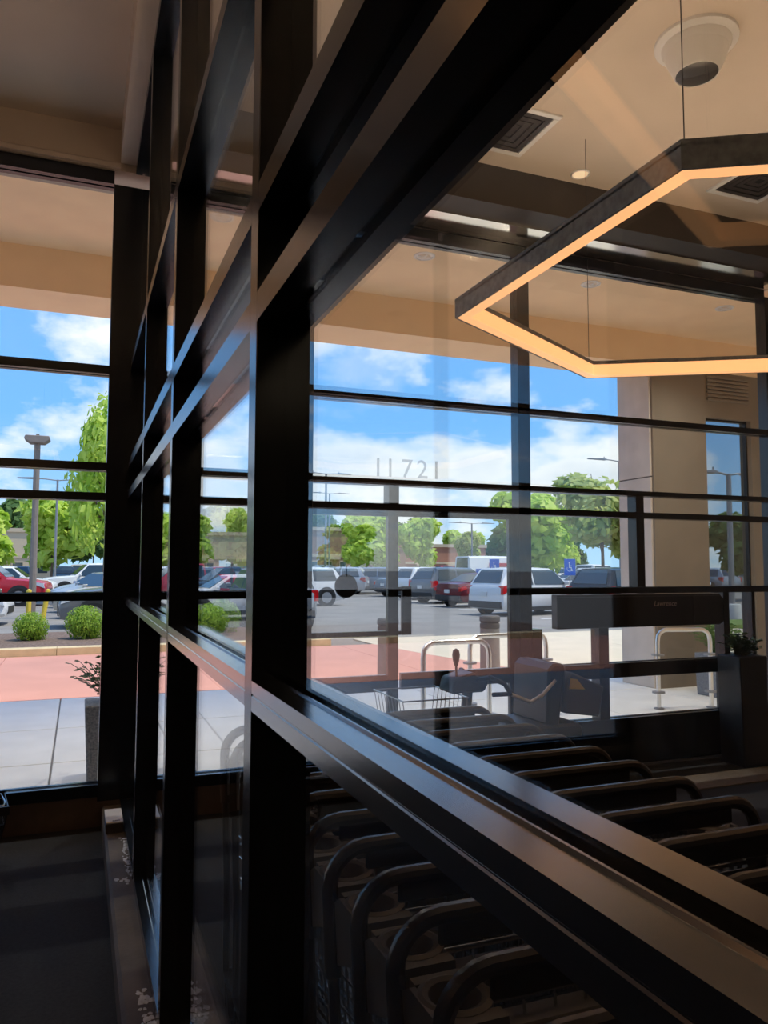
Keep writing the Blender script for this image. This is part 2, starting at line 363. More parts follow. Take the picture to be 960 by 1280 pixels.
dbuild(MB().lathe([(.088, 0), (.088, .003)], (1.84, YS + .030, 1.53), 32, 1), 'round_decal', BLKP)
dr2 = struct(empty('door_2', (2.8, YS + .08, 0)), 'sliding glass door leaf beside the tall mullion')
def d2(mb, name, m, **k):
    o = mb.build(name, m, dr2, **k); o.location = (-2.8, -YS - .08, 0); return o
for (x0, x1, z0, z1, n) in [(3.25, 3.307, .04, 2.10, 'stile'), (2.254, 2.30, .04, .40, 'stile'), (2.30, 3.25, .745, .866, 'mid_rail'), (2.30, 3.25, .04, .40, 'bottom_rail'), (2.254, 3.25, 2.06, 2.10, 'top_rail')]:
    d2(box(x0, x1, YS + .066, YS + .108, z0, z1), n, BLK, bevel=.002)
for (z0, z1) in [(.866, 2.06), (.40, .745)]:
    d2(box(2.26, 3.255, YS + .083, YS + .091, z0 - .006, z1 + .006), 'glass_pane', GL, smooth=False)
# house number on the pane over the door
num = empty('house_number', (2.345, YS + FD / 2 - .0075, 2.362))
for k, ch in enumerate('11721'):
    d = obj('numeral', text_mesh(ch, 0.205, FROST, 'numeral'), num); d.rotation_euler = (R(90), 0, 0); d.location = ((-.245, -.145, -.005, .125, .245)[k], 0, 0)
tag(num, 'faint frosted numerals 11721 on the glass above the doors', 'numerals')
# black beam and steel strip inside, over the doors
struct(box(.50, 6.14, 4.86, 5.10, 4.36, ZC).build('trim_3', DARKW, smooth=False), 'dark brown beam over the shop front')
struct(box(.50, 6.14, 5.10, 5.405, 4.345, 4.36).build('trim_4', mat('polished_steel', (.80, .78, .74), .12, 1.0, var=.06, scale=3), smooth=False), 'reflective steel strip above the shop front')
# long black unit under the rail of the guarded bay
bu = tag(empty('black_header_box', (4.5, YS, 1.3)), 'long black box with small pale lettering mounted on the shop front', 'box')
def bb(mb, name, m, **k):
    o = mb.build(name, m, bu, **k); o.location = (-4.5, -YS, -1.3); return o
bb(MB().prism([(3.60, 1.172), (5.30, 1.172), (5.345, 1.20), (5.345, 1.40), (5.30, 1.448), (3.60, 1.448)], 1, YS - .09, YS - .002), 'housing', BLKP, bevel=.006)
bb(box(3.60, 5.30, YS - .094, YS - .088, 1.425, 1.432), 'seam', mat('dull_grey_line', (.06, .06, .065), .5))
bb(box(5.00, 5.006, YS - .094, YS - .088, 1.19, 1.425), 'seam', MATS['dull_grey_line'])
lt = obj('lettering', text_mesh('Lawrence', 0.062, mat('pale_lettering', (.45, .38, .36), .5), 'lettering', 0.25), bu)
lt.rotation_euler = (R(90), 0, 0); lt.location = (4.69 - 4.5, -.0915, 1.345 - 1.3)

# ------------------------------------------------------------------ ceiling fittings
UPL = mat('added_uplight_glow', (.9, .8, .7), .5, emit=(1.0, .74, .50), estr=15.0)  # glow added on top of the lamps to brighten the ceiling
def hex_lamp(name, c, z, r, label, up=UPL):
    root = tag(empty(name, (c[0], c[1], z)), label, 'pendant lamp')
    h, t = .085, .075
    V = [Vector((math.sin(R(60 * k)), math.cos(R(60 * k)), 0)) for k in range(6)]
    co = r * 1.02; ci = co - t / math.cos(R(30))
    for k in range(6):
        a, b = V[k], V[(k + 1) % 6]
        case = MB()
        for (ro, ri, z0, z1) in [(co, co - .012, 0, h + .016), (co, ci, h - .008, h), (ci + .008, ci, h, h + .016)]:
            p = [a * ro, b * ro, b * ri, a * ri]
            i0 = len(case.v)
            case.v += [(q.x, q.y, z0) for q in p] + [(q.x, q.y, z1) for q in p]
            case.f += [tuple(i0 + i for i in f) for f in ((0, 3, 2, 1), (4, 5, 6, 7), (0, 1, 5, 4), (1, 2, 6, 5), (2, 3, 7, 6), (3, 0, 4, 7))]
        case.build('housing', SLATE, root, smooth=False)
        for nm, ro, ri, z0, z1, mt in [('diffuser', co - .014, ci + .008, .001, .010, LED), ('inner_diffuser', ci + .008, ci, .001, h - .01, LED2)]:
            d = MB(); p = [a * ro, b * ro, b * ri, a * ri]
            d.v += [(q.x, q.y, z0) for q in p] + [(q.x, q.y, z1) for q in p]
            d.f += [(0, 3, 2, 1), (4, 5, 6, 7), (0, 1, 5, 4), (1, 2, 6, 5), (2, 3, 7, 6), (3, 0, 4, 7)]
            d.build(nm, mt, root, smooth=False)
        d = MB(); p = [a * (co - .012), b * (co - .012), b * (ci + .012), a * (ci + .012)]
        d.v += [(q.x, q.y, h + .0005) for q in p] + [(q.x, q.y, h + .006) for q in p]
        d.f += [(0, 3, 2, 1), (4, 5, 6, 7), (0, 1, 5, 4), (1, 2, 6, 5), (2, 3, 7, 6), (3, 0, 4, 7)]
        d.build('added_uplight_strip', up, root, smooth=False)  # added upward strip, hidden from below by the housing
    for k in (0, 2, 4):
        p = V[k] * (co - t / 2)
        MB().tube([(p.x, p.y, h), (p.x, p.y, ZC - z)], .0022, 5).build('suspension_cable', BLK2, root)
        MB().lathe([(.012, 0), (.012, .02), (.004, .03)], (p.x, p.y, h), 8).build('cable_clamp', STEEL, root)
    return root
hex_lamp('hexagon_pendant_lamp', (3.2, 2.72), 2.965, 1.60, 'large hexagonal slate pendant lamp glowing warm orange inside its ring')

hex_lamp('hexagon_pendant_lamp', (-1.66, .74), 2.965, 1.60, 'hexagonal pendant lamp over the viewer, seen only as a reflection in the partition')

def vent(c, s, label):
    root = tag(empty('ceiling_vent', (c[0], c[1], ZC)), label, 'vent', 'ceiling vents')
    f = MB()
    for q in ((-s, s, -s, -s + .04), (-s, s, s - .04, s), (-s, -s + .04, -s + .04, s - .04), (s - .04, s, -s + .04, s - .04)): f.box(*q, -.015, .005)
    f.build('frame', WHITEP, root, bevel=.003)
    box(-s + .03, s - .03, -s + .03, s - .03, -.001, .002).build('backing', BLK2, root)
    for k in range(4):
        q = s - .045 - k * (s - .06) / 4; w = (s - .06) / 4 * .75
        b = MB()
        for (x0, x1, y0, y1) in ((-q, q, -q, -q + w), (-q, q, q - w, q), (-q, -q + w, -q + w, q - w), (q - w, q, -q + w, q - w)): b.box(x0, x1, y0, y1, -.010 + k * .002, -.006 + k * .002)
        b.build('louvre', DARKW, root)
    return root
vent((2.62, 4.40), .27, 'square dark ceiling vent with white frame beside the partition')
vent((4.80, 4.30), .27, 'square dark ceiling vent seen through the hexagonal lamp')
dm = tag(empty('dome_camera', (3.17, 3.24, ZC)), 'white dome housing with dark round lens on the ceiling', 'camera')
MB().lathe([(.225, .0), (.225, -.018), (.205, -.030), (.188, -.034), (.185, -.050), (.172, -.075)], n=40).build('flange', WHITEP, dm)
MB().lathe([(.172, -.070), (.160, -.11), (.135, -.165), (.122, -.195), (.116, -.200), (.112, -.192)], n=40).build('shroud', WHITEP, dm)
MB().lathe([(.113, -.188), (.113, -.196), (.07, -.203), (0.001, -.206)], n=40).build('lens', DOMEB, dm)
sp = tag(empty('recessed_light', (3.45, 4.72, ZC)), 'small round flush light in the vestibule ceiling', 'light')
MB().lathe([(.075, 0), (.075, -.008), (.062, -.012), (.058, -.004)], n=24).build('trim_ring', WHITEP, sp)
MB().lathe([(.060, -.003), (.060, -.006)], n=24).build('lens', LITLENS, sp)
sn = tag(empty('wall_sensor', (1.04, 4.84, 4.47)), 'small white sensor on the beam above the shop front', 'sensor')
MB().lathe([(.03, .02), (.03, 0)], n=16, axis=1).build('base', WHITEP, sn)
MB().lathe([(.022, 0), (.028, -.03), (.016, -.05), (.004, -.055)], n=16, axis=1).build('head', WHITEP, sn)
# store lighting behind the viewer: hanging linear fittings
def linear(x, y, label):
    root = tag(empty('linear_light', (x, y, 3.6)), label, 'light', 'linear lights over the store aisle')
    box(-.75, .75, -.05, .05, 0, .07).build('housing', WHITEP, root, bevel=.004)
    box(-.74, .74, -.045, .045, -.012, 0).build('diffuser', mat('linear_diffuser', (1, .9, .75), .5, emit=(1, .78, .52), estr=3.0), root)
    for s in (-.6, .6): MB().tube([(s, 0, .07), (s, 0, ZC - 3.6)], .003, 5).build('suspension_cable', BLK2, root)
for i, (x, y) in enumerate([(-1.2, -2.5), (1.8, -2.5), (4.4, -2.5), (-1.2, -5), (1.8, -5), (4.4, -5)]):
    linear(x, y, 'hanging linear light behind the viewer, row %s, %s' % ('near' if y > -4 else 'far', ('left', 'centre', 'right')[i % 3]))

# ------------------------------------------------------------------ small things on the kerb and floor
wb = tag(empty('white_box', (.232, 4.95, .135)), 'small white box on the brown kerb at the foot of the corner post', 'box')
box(-.048, .048, -.13, .13, 0, .055).build('body', mat('box_dark_side', (.03, .028, .026), .6), wb, bevel=.004)
box(-.048, .048, -.13, .13, .0555, .066).build('lid', WHITEP, wb, bevel=.003)
for k in range(6): box(-.01 + .007 * k, -.006 + .007 * k, -.118, -.104, .0665, .0675).build('print_mark', BLK2, wb)
random.seed(3)
def crust(name, pts, label):
    b = MB()
    for (x, y, r) in pts:
        n = 9; base = len(b.v); b.v.append((x, y, .139))
        for j in range(n):
            a = 2 * math.pi * j / n; q = r * random.uniform(.55, 1.1); b.v.append((x + q * math.cos(a) * .7, y + q * math.sin(a), .1352))
        b.f += [(base, base + 1 + j, base + 1 + (j + 1) % n) for j in range(n)]
    o = b.build(name, SALT, None, fix=False); return tag(o, label, 'stain', kind='stuff')
crust('salt_crust', [(random.uniform(.255, .283), y / 100, random.uniform(.006, .018)) for y in range(405, 475, 2)] + [(.215, 4.12, .022), (.235, 4.10, .015), (.25, 4.12, .015), (.262, 4.09, .02)], 'white salt crust along the kerb beside the third post')
crust('salt_crust', [(random.uniform(.235, .283), random.uniform(2.78, 3.05), random.uniform(.008, .025)) for k in range(26)], 'white salt crust on the kerb left of the second post')
crust('salt_crust', [(random.uniform(.40, .46), random.uniform(2.70, 3.0), random.uniform(.008, .025)) for k in range(24)], 'white salt crust on the kerb right of the second post')
tag(box(4.4, 6.1, 4.66, 4.98, .0, .012).build('door_mat', mat('tan_mat', (.13, .10, .07), .95, var=.15, scale=40), bevel=.003), 'brown strip mat on the floor by the shop front', 'mat')

# ------------------------------------------------------------------ shopping carts
def arc(cx, cz, r, a0, a1, n, y=0): return [(cx + r * math.cos(R(a0 + (a1 - a0) * i / n)), y, cz + r * math.sin(R(a0 + (a1 - a0) * i / n))) for i in range(n + 1)]
def make_cart():
    root = empty('shopping_cart')
    w = .285
    hp = [(-w, -.03, .78), (-w, -.01, .90)] + arc(-w + .085, .955, .085, 180, 90, 5) + arc(w - .085, .955, .085, 90, 0, 5) + [(w, -.01, .90), (w, -.03, .78)]
    MB().tube(hp, .0175, 10).build('handle', HANDLE, root)
    box(-.20, .20, -.007, .007, .985, 1.03).build('handle_panel', HANDLE, root, bevel=.005)
    # basket: rim, wires
    b = MB(); r = .0032
    def P(s, t, h):   # s across -1..1, t 0 rear..1 front, h 0 bottom..1 top
        hw = (.262 - .062 * t) * (.86 + .14 * h); y = -.05 - (.86 + .05 * h) * t; z = (.50 + .07 * t) + (.40 - .05 * t) * h
        return (s * hw, y, z)
    for h in (0, 1):
        b.tube([P(-1, 0, h), P(-1, 1, h), P(1, 1, h), P(1, 0, h)], .006 if h else .004, 6, closed=True)
    for s in (-1, 1):
        for k in range(1, 14): b.tube([P(s, k / 14, 0), P(s, k / 14, 1)], r, 4)
        for h in (.2, .4, .6, .8): b.tube([P(s, 0, h), P(s, 1, h)], r, 4)
    for k in range(1, 8): b.tube([P(-1 + k / 4, 1, 1), P(-1 + k / 4, 1, 0), P(-1 + k / 4, 0, 0)], r, 4)
    for h in (.33, .66): b.tube([P(-1, 1, h), P(1, 1, h)], r, 4)
    for t in (.15, .3, .45, .6, .75, .9): b.tube([P(-1, t, 0), P(1, t, 0)], r, 4)
    b.build('basket', CHROME, root)
    g = MB()
    for k in range(-3, 4): g.tube([P(k / 4, .02, 1), P(k / 4, .10, .1)], r, 4)
    for h in (.35, .7): g.tube([(-.24, -.05 - .07 * (1 - h), .50 + .40 * h), (.24, -.05 - .07 * (1 - h), .50 + .40 * h)], r, 4)
    g.build('rear_gate', CHROME, root)
    # grey plastic seat panel with cup holes
    box(-.16, .16, -.10, -.04, .865, .878).box(-.16, .16, -.045, -.035, .80, .875).build('child_seat_flap', CARTG, root, bevel=.004)
    for s in (-1, 1):
        c = MB(); x = s * .215
        c.lathe([(.040, -.040), (.046, .006), (.056, .010), (.066, .006), (.066, -.006), (.050, -.008), (.044, -.042)], (x, -.095, .945), 20)
        c.box(x - .05, x + .05, -.042, -.018, .925, .95)
        c.prism([(-.165, .86), (-.02, .80), (-.015, .93), (-.05, .952), (-.15, .952), (-.185, .92)], 0, s * .268, s * .280)
        c.prism([(-.19, .90), (-.14, .90), (-.15, .95), (-.18, .95)], 0, min(s * .16, s * .275), max(s * .16, s * .275))
        c.build('cup_holder', CARTG, root)
    f = MB()
    for s in (-1, 1):
        f.tube([(s * w, -.03, .80), (s * .275, -.03, .50), (s * .27, -.02, .16), (s * .265, -.06, .13), (s * .20, -.86, .13)], .013, 8)
        f.tube([(s * .24, -.10, .50), (s * .20, -.88, .56)], .010, 6)
        f.tube([(s * .20, -.80, .13), (s * .205, -.60, .52)], .010, 6)
    f.tube([(-.20, -.86, .13), (.20, -.86, .13)], .012, 6); f.tube([(-.27, -.02, .16), (.27, -.02, .16)], .010, 6)
    f.build('frame', BLKP, root)
    t = MB()
    for k in range(-3, 4): t.tube([(k * .055, -.08, .16), (k * .05, -.84, .15)], .004, 4)
    t.build('lower_tray', CHROME, root)
    for s in (-1, 1):
        for y, x in ((-.05, .262), (-.84, .195)):
            MB().lathe([(.02, -.012), (.055, -.014), (.058, -.008), (.058, .008), (.055, .014), (.02, .012)], (s * x, y, .058), 16, 0).box(s * x - .018, s * x - .014, y - .015, y + .015, .058, .135).box(s * x + .014, s * x + .018, y - .015, y + .015, .058, .135).build('caster', BLKP, root)
    return root
ORD = ['nearest', 'second', 'third', 'fourth', 'fifth', 'sixth', 'seventh', 'eighth', 'ninth', 'tenth', 'eleventh', 'twelfth', 'thirteenth', 'fourteenth']
proto = make_cart()
def cart(i, x, y, z, rz, label, group, src=[None]):
    o = proto if src[0] is None else copy_tree(proto)
    src[0] = 1
    o.location = (x, y, z); o.rotation_euler = (0, 0, rz); tag(o, label, 'cart', group)
for i in range(12):
    y = .93 + .1915 * i
    cart(i, .525 + .30, y, 0, 0, '%s cart handle counted from the viewer in the nested row against the partition glass' % ORD[i], 'carts nested against the partition')
for i in range(11):
    y = 1.02 + .2075 * i
    cart(i, 1.455, y, 0, 0, '%s cart handle counted from the viewer in the nested row away from the glass' % ORD[i], 'carts nested in the outer row')
hb = tag(empty('hand_basket', (-.58, 4.86, 0), R(8)), 'black wire hand basket at the left edge beside the sill', 'basket')
b = MB()
def HB(sx, sy, h): return (sx * (.17 + .07 * h), sy * (.12 + .05 * h), .02 + .34 * h)
for h in (0, .25, .5, .75, 1): b.tube([HB(-1, -1, h), HB(1, -1, h), HB(1, 1, h), HB(-1, 1, h)], .008 if h == 1 else .004, 6, closed=True)
for k in range(9):
    for s_ in (-1, 1): b.tube([HB(-1 + k / 4, s_, 0), HB(-1 + k / 4, s_, 1)], .004, 4)
for k in range(7):
    for s_ in (-1, 1): b.tube([HB(s_, -1 + k / 3, 0), HB(s_, -1 + k / 3, 1)], .004, 4)
for k in range(7): b.tube([HB(-1, -1 + k / 3, 0), HB(1, -1 + k / 3, 0)], .004, 4)
b.build('wire_body', BLKP, hb)
for s_ in (-1, 1): MB().tube([(-.235, 0, .35), (-.22, s_ * .12, .365), (.22, s_ * .12, .365), (.235, 0, .35)], .008, 8).build('handle', CHROME, hb)
box(-.245, .245, -.176, -.166, .33, .375).box(-.245, .245, .166, .176, .33, .375).build('rim_band', BLKP, hb)

# electric shopping cart near the doors
es = tag(empty('electric_cart', (2.7, 4.60, 0)), 'black electric riding cart with lever and yellow sticker by the doors', 'cart')
def eb(mb, name, m, **k): return mb.build(name, m, es, **k)
eb(MB().prism([(-.50, .14), (.46, .14), (.52, .22), (.52, .30), (.10, .30), (.04, .22), (-.50, .22)], 1, -.26, .26), 'chassis', BLKP, bevel=.01)
eb(MB().tube([(-.36, 0, .22), (-.32, 0, .60), (-.29, 0, .90)], .035, 10), 'tiller', BLKP)
eb(MB().prism([(-.46, .86), (-.22, .86), (-.18, .93), (-.30, .99), (-.44, .95)], 1, -.10, .10), 'console', BLKP, bevel=.012)
for s in (-1, 1):
    eb(MB().tube([(-.28, s * .06, .93), (-.24, s * .20, .97), (-.16, s * .25, .93), (-.10, s * .22, .86), (-.16, s * .10, .84)], .016, 8), 'handlebar', BLKP)
eb(MB().tube([(-.395, -.04, .92), (-.398, -.04, 1.06)], .008, 8).lathe([(.010, 0), (.020, .03), (.026, .07), (.020, .10), (.004, .112)], (-.398, -.04, 1.03), 12), 'lever', BLKP)
bk = MB()
for k in range(9):
    y = -.24 + .06 * k; bk.tube([(-.86, y, .86), (-.80, y, .52), (-.46, y, .52), (-.42, y, .86)], .003, 4)
for z, a in ((.86, 0), (.70, .03), (.52, .06)): bk.tube([(-.86 + a, -.25, z), (-.42 - a * .6, -.25, z), (-.42 - a * .6, .25, z), (-.86 + a, .25, z)], .005, 5, closed=True)
eb(bk, 'basket', CHROME)
eb(MB().prism([(.02, .56), (.44, .54), (.46, .60), (.42, .64), (.06, .64), (.0, .60)], 1, -.23, .23), 'seat', BLKP, bevel=.015)
eb(box(.16, .28, -.08, .08, .29, .56), 'seat_post', BLKP, bevel=.01)
eb(MB().prism([(.17, .64), (.27, .62), (.33, 1.00), (.31, 1.035), (.23, 1.035), (.19, 1.0)], 1, -.22, .22), 'backrest', BLKP, bevel=.015)
eb(MB().prism([(.34, .70), (.62, .66), (.66, .86), (.40, .97), (.35, .92)], 1, -.18, .18), 'rear_cover', FABR, bevel=.012)
eb(MB().prism([(.375, .86), (.50, .85), (.44, .92), (.385, .93)], 1, -.1835, -.1815), 'sticker', YEL)
eb(MB().tube([(-.10, -.2, .86), (.05, -.22, .80), (.14, -.22, .84), (.24, -.22, .93)], .012, 8), 'armrest', WHITEP)
for x, r in ((-.36, .10), (.36, .13)):
    for s in (-1, 1): eb(MB().lathe([(.03, -.03), (r - .01, -.035), (r, -.02), (r, .02), (r - .01, .035), (.03, .03)], (x, s * .25, r), 18, 1), 'wheel', TIRE)

# black bin with dried plant at the end of the guarded bay
bn = tag(empty('black_planter', (5.36, 5.15, 0)), 'tall black planter with dark plant at the right end of the shop front', 'planter')
MB().prism([(-.14, 0), (.14, 0), (.155, .92), (-.155, .92)], 1, -.13, .13).build('pot', BLKP, bn, bevel=.008)
def leaf_tuft(n, spread, h, ln, seed, drop=.3):
    rnd = random.Random(seed); b = MB()
    for k in range(n):
        a = rnd.uniform(0, 2 * math.pi); tilt = rnd.uniform(.15, 1.0) * spread; L = h * rnd.uniform(.6, 1.0)
        pts = []
        for i in range(6):
            t = i / 5; pts.append(Vector((math.cos(a) * tilt * t, math.sin(a) * tilt * t, L * (t - drop * t * t * tilt / max(spread, .01)))))
        side = Vector((-math.sin(a), math.cos(a), 0))
        for i in range(1, 6):
            for sgn in (-1, 1):
                p = pts[i]; d = (side * sgn + Vector((math.cos(a) * .5, math.sin(a) * .5, rnd.uniform(-.2, .3)))).normalized(); u = (pts[i] - pts[i - 1]).normalized() * ln * .22
                b.quad(p, p + d * ln * .5 + u, p + d * ln, p + d * ln * .5 - u)
        b.tube(pts, .003, 3)
    return b
o = leaf_tuft(26, .17, .22, .06, 4).build('foliage', FERN, bn, smooth=False, fix=False); o.location = (0, 0, .90)

# ------------------------------------------------------------------ portico outside
po = struct(empty('portico', (3, 8, 0)), 'peach stucco portico in front of the shop')
def pb(mb, name, m, **k):
    o = mb.build(name, m, po, **k); o.location = (-3, -8, 0); return o
pb(box(-9, 14, 5.53, 8.675, 5.02, 5.25), 'soffit', SOFFIT, smooth=False)
pb(box(-9, 14, 8.675, 9.40, 4.56, 6.0), 'beam', SOFFIT, smooth=False)
pb(box(-9, 14, 5.3, 8.675, 5.25, 6.0), 'roof', SOFFIT, smooth=False)
pb(box(-9, -3.9, 5.53, 5.75, 0, 5.02), 'facade', SOFFIT, smooth=False); pb(box(6.34, 14, 5.53, 5.75, 0, 5.02), 'facade', SOFFIT, smooth=False)
pb(box(-3.9, 6.34, 5.53, 5.75, 4.42, 5.02), 'facade', SOFFIT, smooth=False)
for (z0, z1) in ((0, 1.30), (1.315, 2.95), (2.965, 4.56)):
    pb(box(7.47, 8.47, 8.71, 9.40, z0, z1), 'stone_block', STONE, bevel=.008)
pb(box(7.50, 8.47, 8.675, 8.709, 0, 4.56), 'shade_panel', STONED, smooth=False)  # dark sheet standing in for shade on the pillar's front face
pb(box(7.48, 8.46, 8.72, 9.39, 1.30, 1.315).box(7.48, 8.46, 8.72, 9.39, 2.95, 2.965), 'mortar', BROWNB, smooth=False)
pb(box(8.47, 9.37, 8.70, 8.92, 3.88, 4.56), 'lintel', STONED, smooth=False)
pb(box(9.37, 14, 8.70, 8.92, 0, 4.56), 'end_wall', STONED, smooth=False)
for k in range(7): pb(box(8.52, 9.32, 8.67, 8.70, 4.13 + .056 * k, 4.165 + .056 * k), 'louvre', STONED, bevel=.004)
rw = struct(empty('window_1', (8.92, 9.0, 0)), 'tall tinted window in the portico end wall')
for q, n, mm in [((8.47, 8.50, 8.78, 8.84, 0, 3.88), 'window_frame', BLK), ((9.34, 9.37, 8.78, 8.84, 0, 3.88), 'window_frame', BLK), ((8.50, 9.34, 8.78, 8.84, 3.85, 3.88), 'window_frame', BLK), ((8.50, 9.34, 8.806, 8.814, 0, 3.85), 'glass_pane', GLT)]:
    o = box(*q).build(n, mm, rw, smooth=False); o.location = (-8.92, -9.0, 0)
for i, (x, y) in enumerate([(1.18, 7.26), (3.37, 7.39), (5.54, 7.41), (7.66, 7.47), (-1.0, 7.2)]):
    d = tag(empty('soffit_downlight', (x, y, 5.02)), ['round downlight in the portico soffit seen between the second and near posts', 'leftmost round soffit downlight right of the near post', 'round soffit downlight right of the tall mullion', 'rightmost round soffit downlight by the wall', 'round soffit downlight above the left window'][i], 'light', 'soffit downlights')
    MB().lathe([(.115, 0), (.115, -.008), (.095, -.014), (.088, -.004)], n=28).build('trim_ring', WHITEP, d)
    MB().lathe([(.088, -.002), (.055, -.006), (.052, -.012), (.001, -.012)], n=28).build('lens', mat('downlight_lens', (.75, .62, .48), .4), d)
    sd = bpy.data.lights.new('added_soffit_spot', 'SPOT'); sd.energy = 125; sd.spot_size = R(128); sd.spot_blend = 1.0; sd.shadow_soft_size = .012; sd.color = (1.0, .96, .90)  # fill spot added under the fitting to brighten slabs and soffit
    sl = bpy.data.objects.new('added_soffit_spot', sd); COL.objects.link(sl); sl.parent = d; sl.location = (0, 0, -.02)
    MB().box(-.075, .075, -.008, .008, -.016, -.008).box(-.008, .008, -.075, .075, -.016, -.008).build('baffle', WHITEP, d)

# ------------------------------------------------------------------ ground outside
gr = struct(box(-160, 260, 5.5, 300, -.4, -.03).build('asphalt_lot', ASPH, smooth=False), 'grey asphalt car park')
walk = struct(empty('pavement', (0, 5.5, 0)), 'grey concrete slabs under the portico')
slab_cache = {}
def slab(x0, x1, y0, y1, m, par, name='slab', z=0.0, th=.08, g=.008):
    key = (round(x1 - x0, 3), round(y1 - y0, 3), m.name, th, name)
    if key not in slab_cache:
        w, d = (x1 - x0) / 2 - g, (y1 - y0) / 2 - g
        slab_cache[key] = box(-w, w, -d, d, -th, 0).mesh(name, m, smooth=False, bevel=.006)
    o = obj(name, slab_cache[key], par); o.location = ((x0 + x1) / 2 - par.location.x, (y0 + y1) / 2 - par.location.y, z); return o
ys = [5.53, 5.80, 7.27, 8.78, 10.72]
for i in range(-5, 10):
    x0 = -.17 + 1.5 * i
    for a, b in zip(ys, ys[1:]): slab(x0, x0 + 1.5, a, b, CONC, walk)
o = box(-7.6, 14.8, 5.53, 10.72, -.3, -.020).build('bedding', mat('joint_grey', (.22, .21, .20), .9), walk, smooth=False); o.location = (0, -5.5, 0)
red = struct(empty('crossing', (0, 10.7, 0)), 'red stamped concrete crossing')
def pave(name, poly, m, par, z0=-.08, z1=0.0):
    o = MB().prism(poly, 2, z0, z1).build(name, m, par, smooth=False); o.location = (-par.location.x, -par.location.y, 0); return o
for a, b in ((-12, -5.5), (-5.5, -1.2), (-1.19, 2.4), (2.41, 5.2)): pave('paving_panel', [(a, 10.725), (b, 10.725), (b, 15.86), (a, 15.86)], REDP, red)
pave('paving_panel', [(5.21, 10.725), (6.9, 10.725), (6.55, 12.4), (6.25, 13.8), (6.0, 15.86), (5.21, 15.86)], REDP, red)
crm = struct(empty('apron', (10, 13, 0)), 'cream concrete apron right of the red crossing')
pave('paving_panel', [(6.91, 10.725), (11, 10.725), (11, 17.2), (6.0, 17.2), (6.01, 15.86), (6.26, 13.8), (6.56, 12.4)], CREAM, crm)
pave('paving_panel', [(11.01, 10.725), (15, 10.725), (15, 17.2), (11.01, 17.2)], CREAM, crm); pave('paving_panel', [(15.01, 10.725), (22, 10.725), (22, 15), (15.01, 17.2)], CREAM, crm)
kb = struct(empty('kerb', (0, 16, 0)), 'cream kerb in front of the planting bed')
for i in range(-6, 3):
    x0 = -.35 + 1.8 * i; slab(x0, x0 + 1.8, 15.87, 16.20, KERB, kb, 'kerb_stone', .14, .25, .004)
tag(box(-11, 4.9, 16.2, 20.0, -.05, .12).build('mulch_bed', MULCH, smooth=False), 'brown bark mulch bed behind the kerb', 'mulch', kind='stuff')

def leaf_blob(n, rx, ry, rz, ls, seed, flat=0.0, lumps=7, core=.6, cn=1):
    """a crown of separate small leaves gathered in lumps"""
    rnd = random.Random(seed); b = MB(); C = []
    for k in range(lumps):
        a = rnd.uniform(0, 6.283); q = rnd.uniform(.2, .62); h = rnd.uniform(-.55, .6)
        C.append((Vector((math.cos(a) * q, math.sin(a) * q, h)), rnd.uniform(.30, .52)))
    C += [(Vector((0, 0, .05)), core)] * cn
    for k in range(n):
        c, r = C[rnd.randrange(len(C))]
        d = Vector((rnd.gauss(0, 1), rnd.gauss(0, 1), rnd.gauss(0, 1))).normalized() * r * (rnd.random() ** .35)
        p = c + d; p = Vector((p.x * rx, p.y * ry, p.z * rz))
        nrm = (d.normalized() + Vector((rnd.uniform(-1, 1), rnd.uniform(-1, 1), rnd.uniform(-.4, 1))) * .8).normalized()
        t = nrm.orthogonal().normalized(); t.rotate(Matrix.Rotation(rnd.uniform(0, 6.28), 3, nrm)); s = nrm.cross(t); l = ls * rnd.uniform(.6, 1.3)
        b.quad(p - t * l, p + s * l * .55, p + t * l, p - s * l * .55)
    return b
bushes = [leaf_blob(4200, .98, .96, .66, .060, 11 + k, lumps=6, core=.98, cn=16).mesh('foliage', BUSH, smooth=False, fix=False) for k in range(2)]
for (x, y, w, h, lab) in [(-.92, 18.0, .38, .50, 'small round clipped bush at the foot of the light pole'), (.15, 18.0, .45, .60, 'wide clipped bush in the mulch bed beside the corner post'), (-2.05, 17.8, .50, .60, 'clipped bush cut by the left edge of the photograph'),
                       (3.15, 18.6, .52, .66, 'clipped bush seen between the second and near partition posts'), (1.72, 18.2, .45, .55, 'clipped bush mostly hidden behind the second post'), (-3.6, 17.9, .50, .60, 'clipped bush in the mulch bed beyond the left edge')]:
    r_ = tag(empty('clipped_bush', (x, y, .12)), lab, 'bush', 'clipped bushes in the mulch bed')
    o = obj('foliage', bushes[int(x * 10) % 2], r_); o.scale = (w, w, h); o.location = (0, 0, h * .52); o['kind'] = 'stuff'
    MB().tube([(0, 0, 0), (.02, 0, h * .5)], .03, 6).build('stem', BARK, r_)
    MB().lathe([(w * .42, h * .16), (w * .60, h * .4), (w * .55, h * .6), (w * .3, h * .75), (.01, h * .8)], n=14).build('inner_twigs', LEAF3, r_)
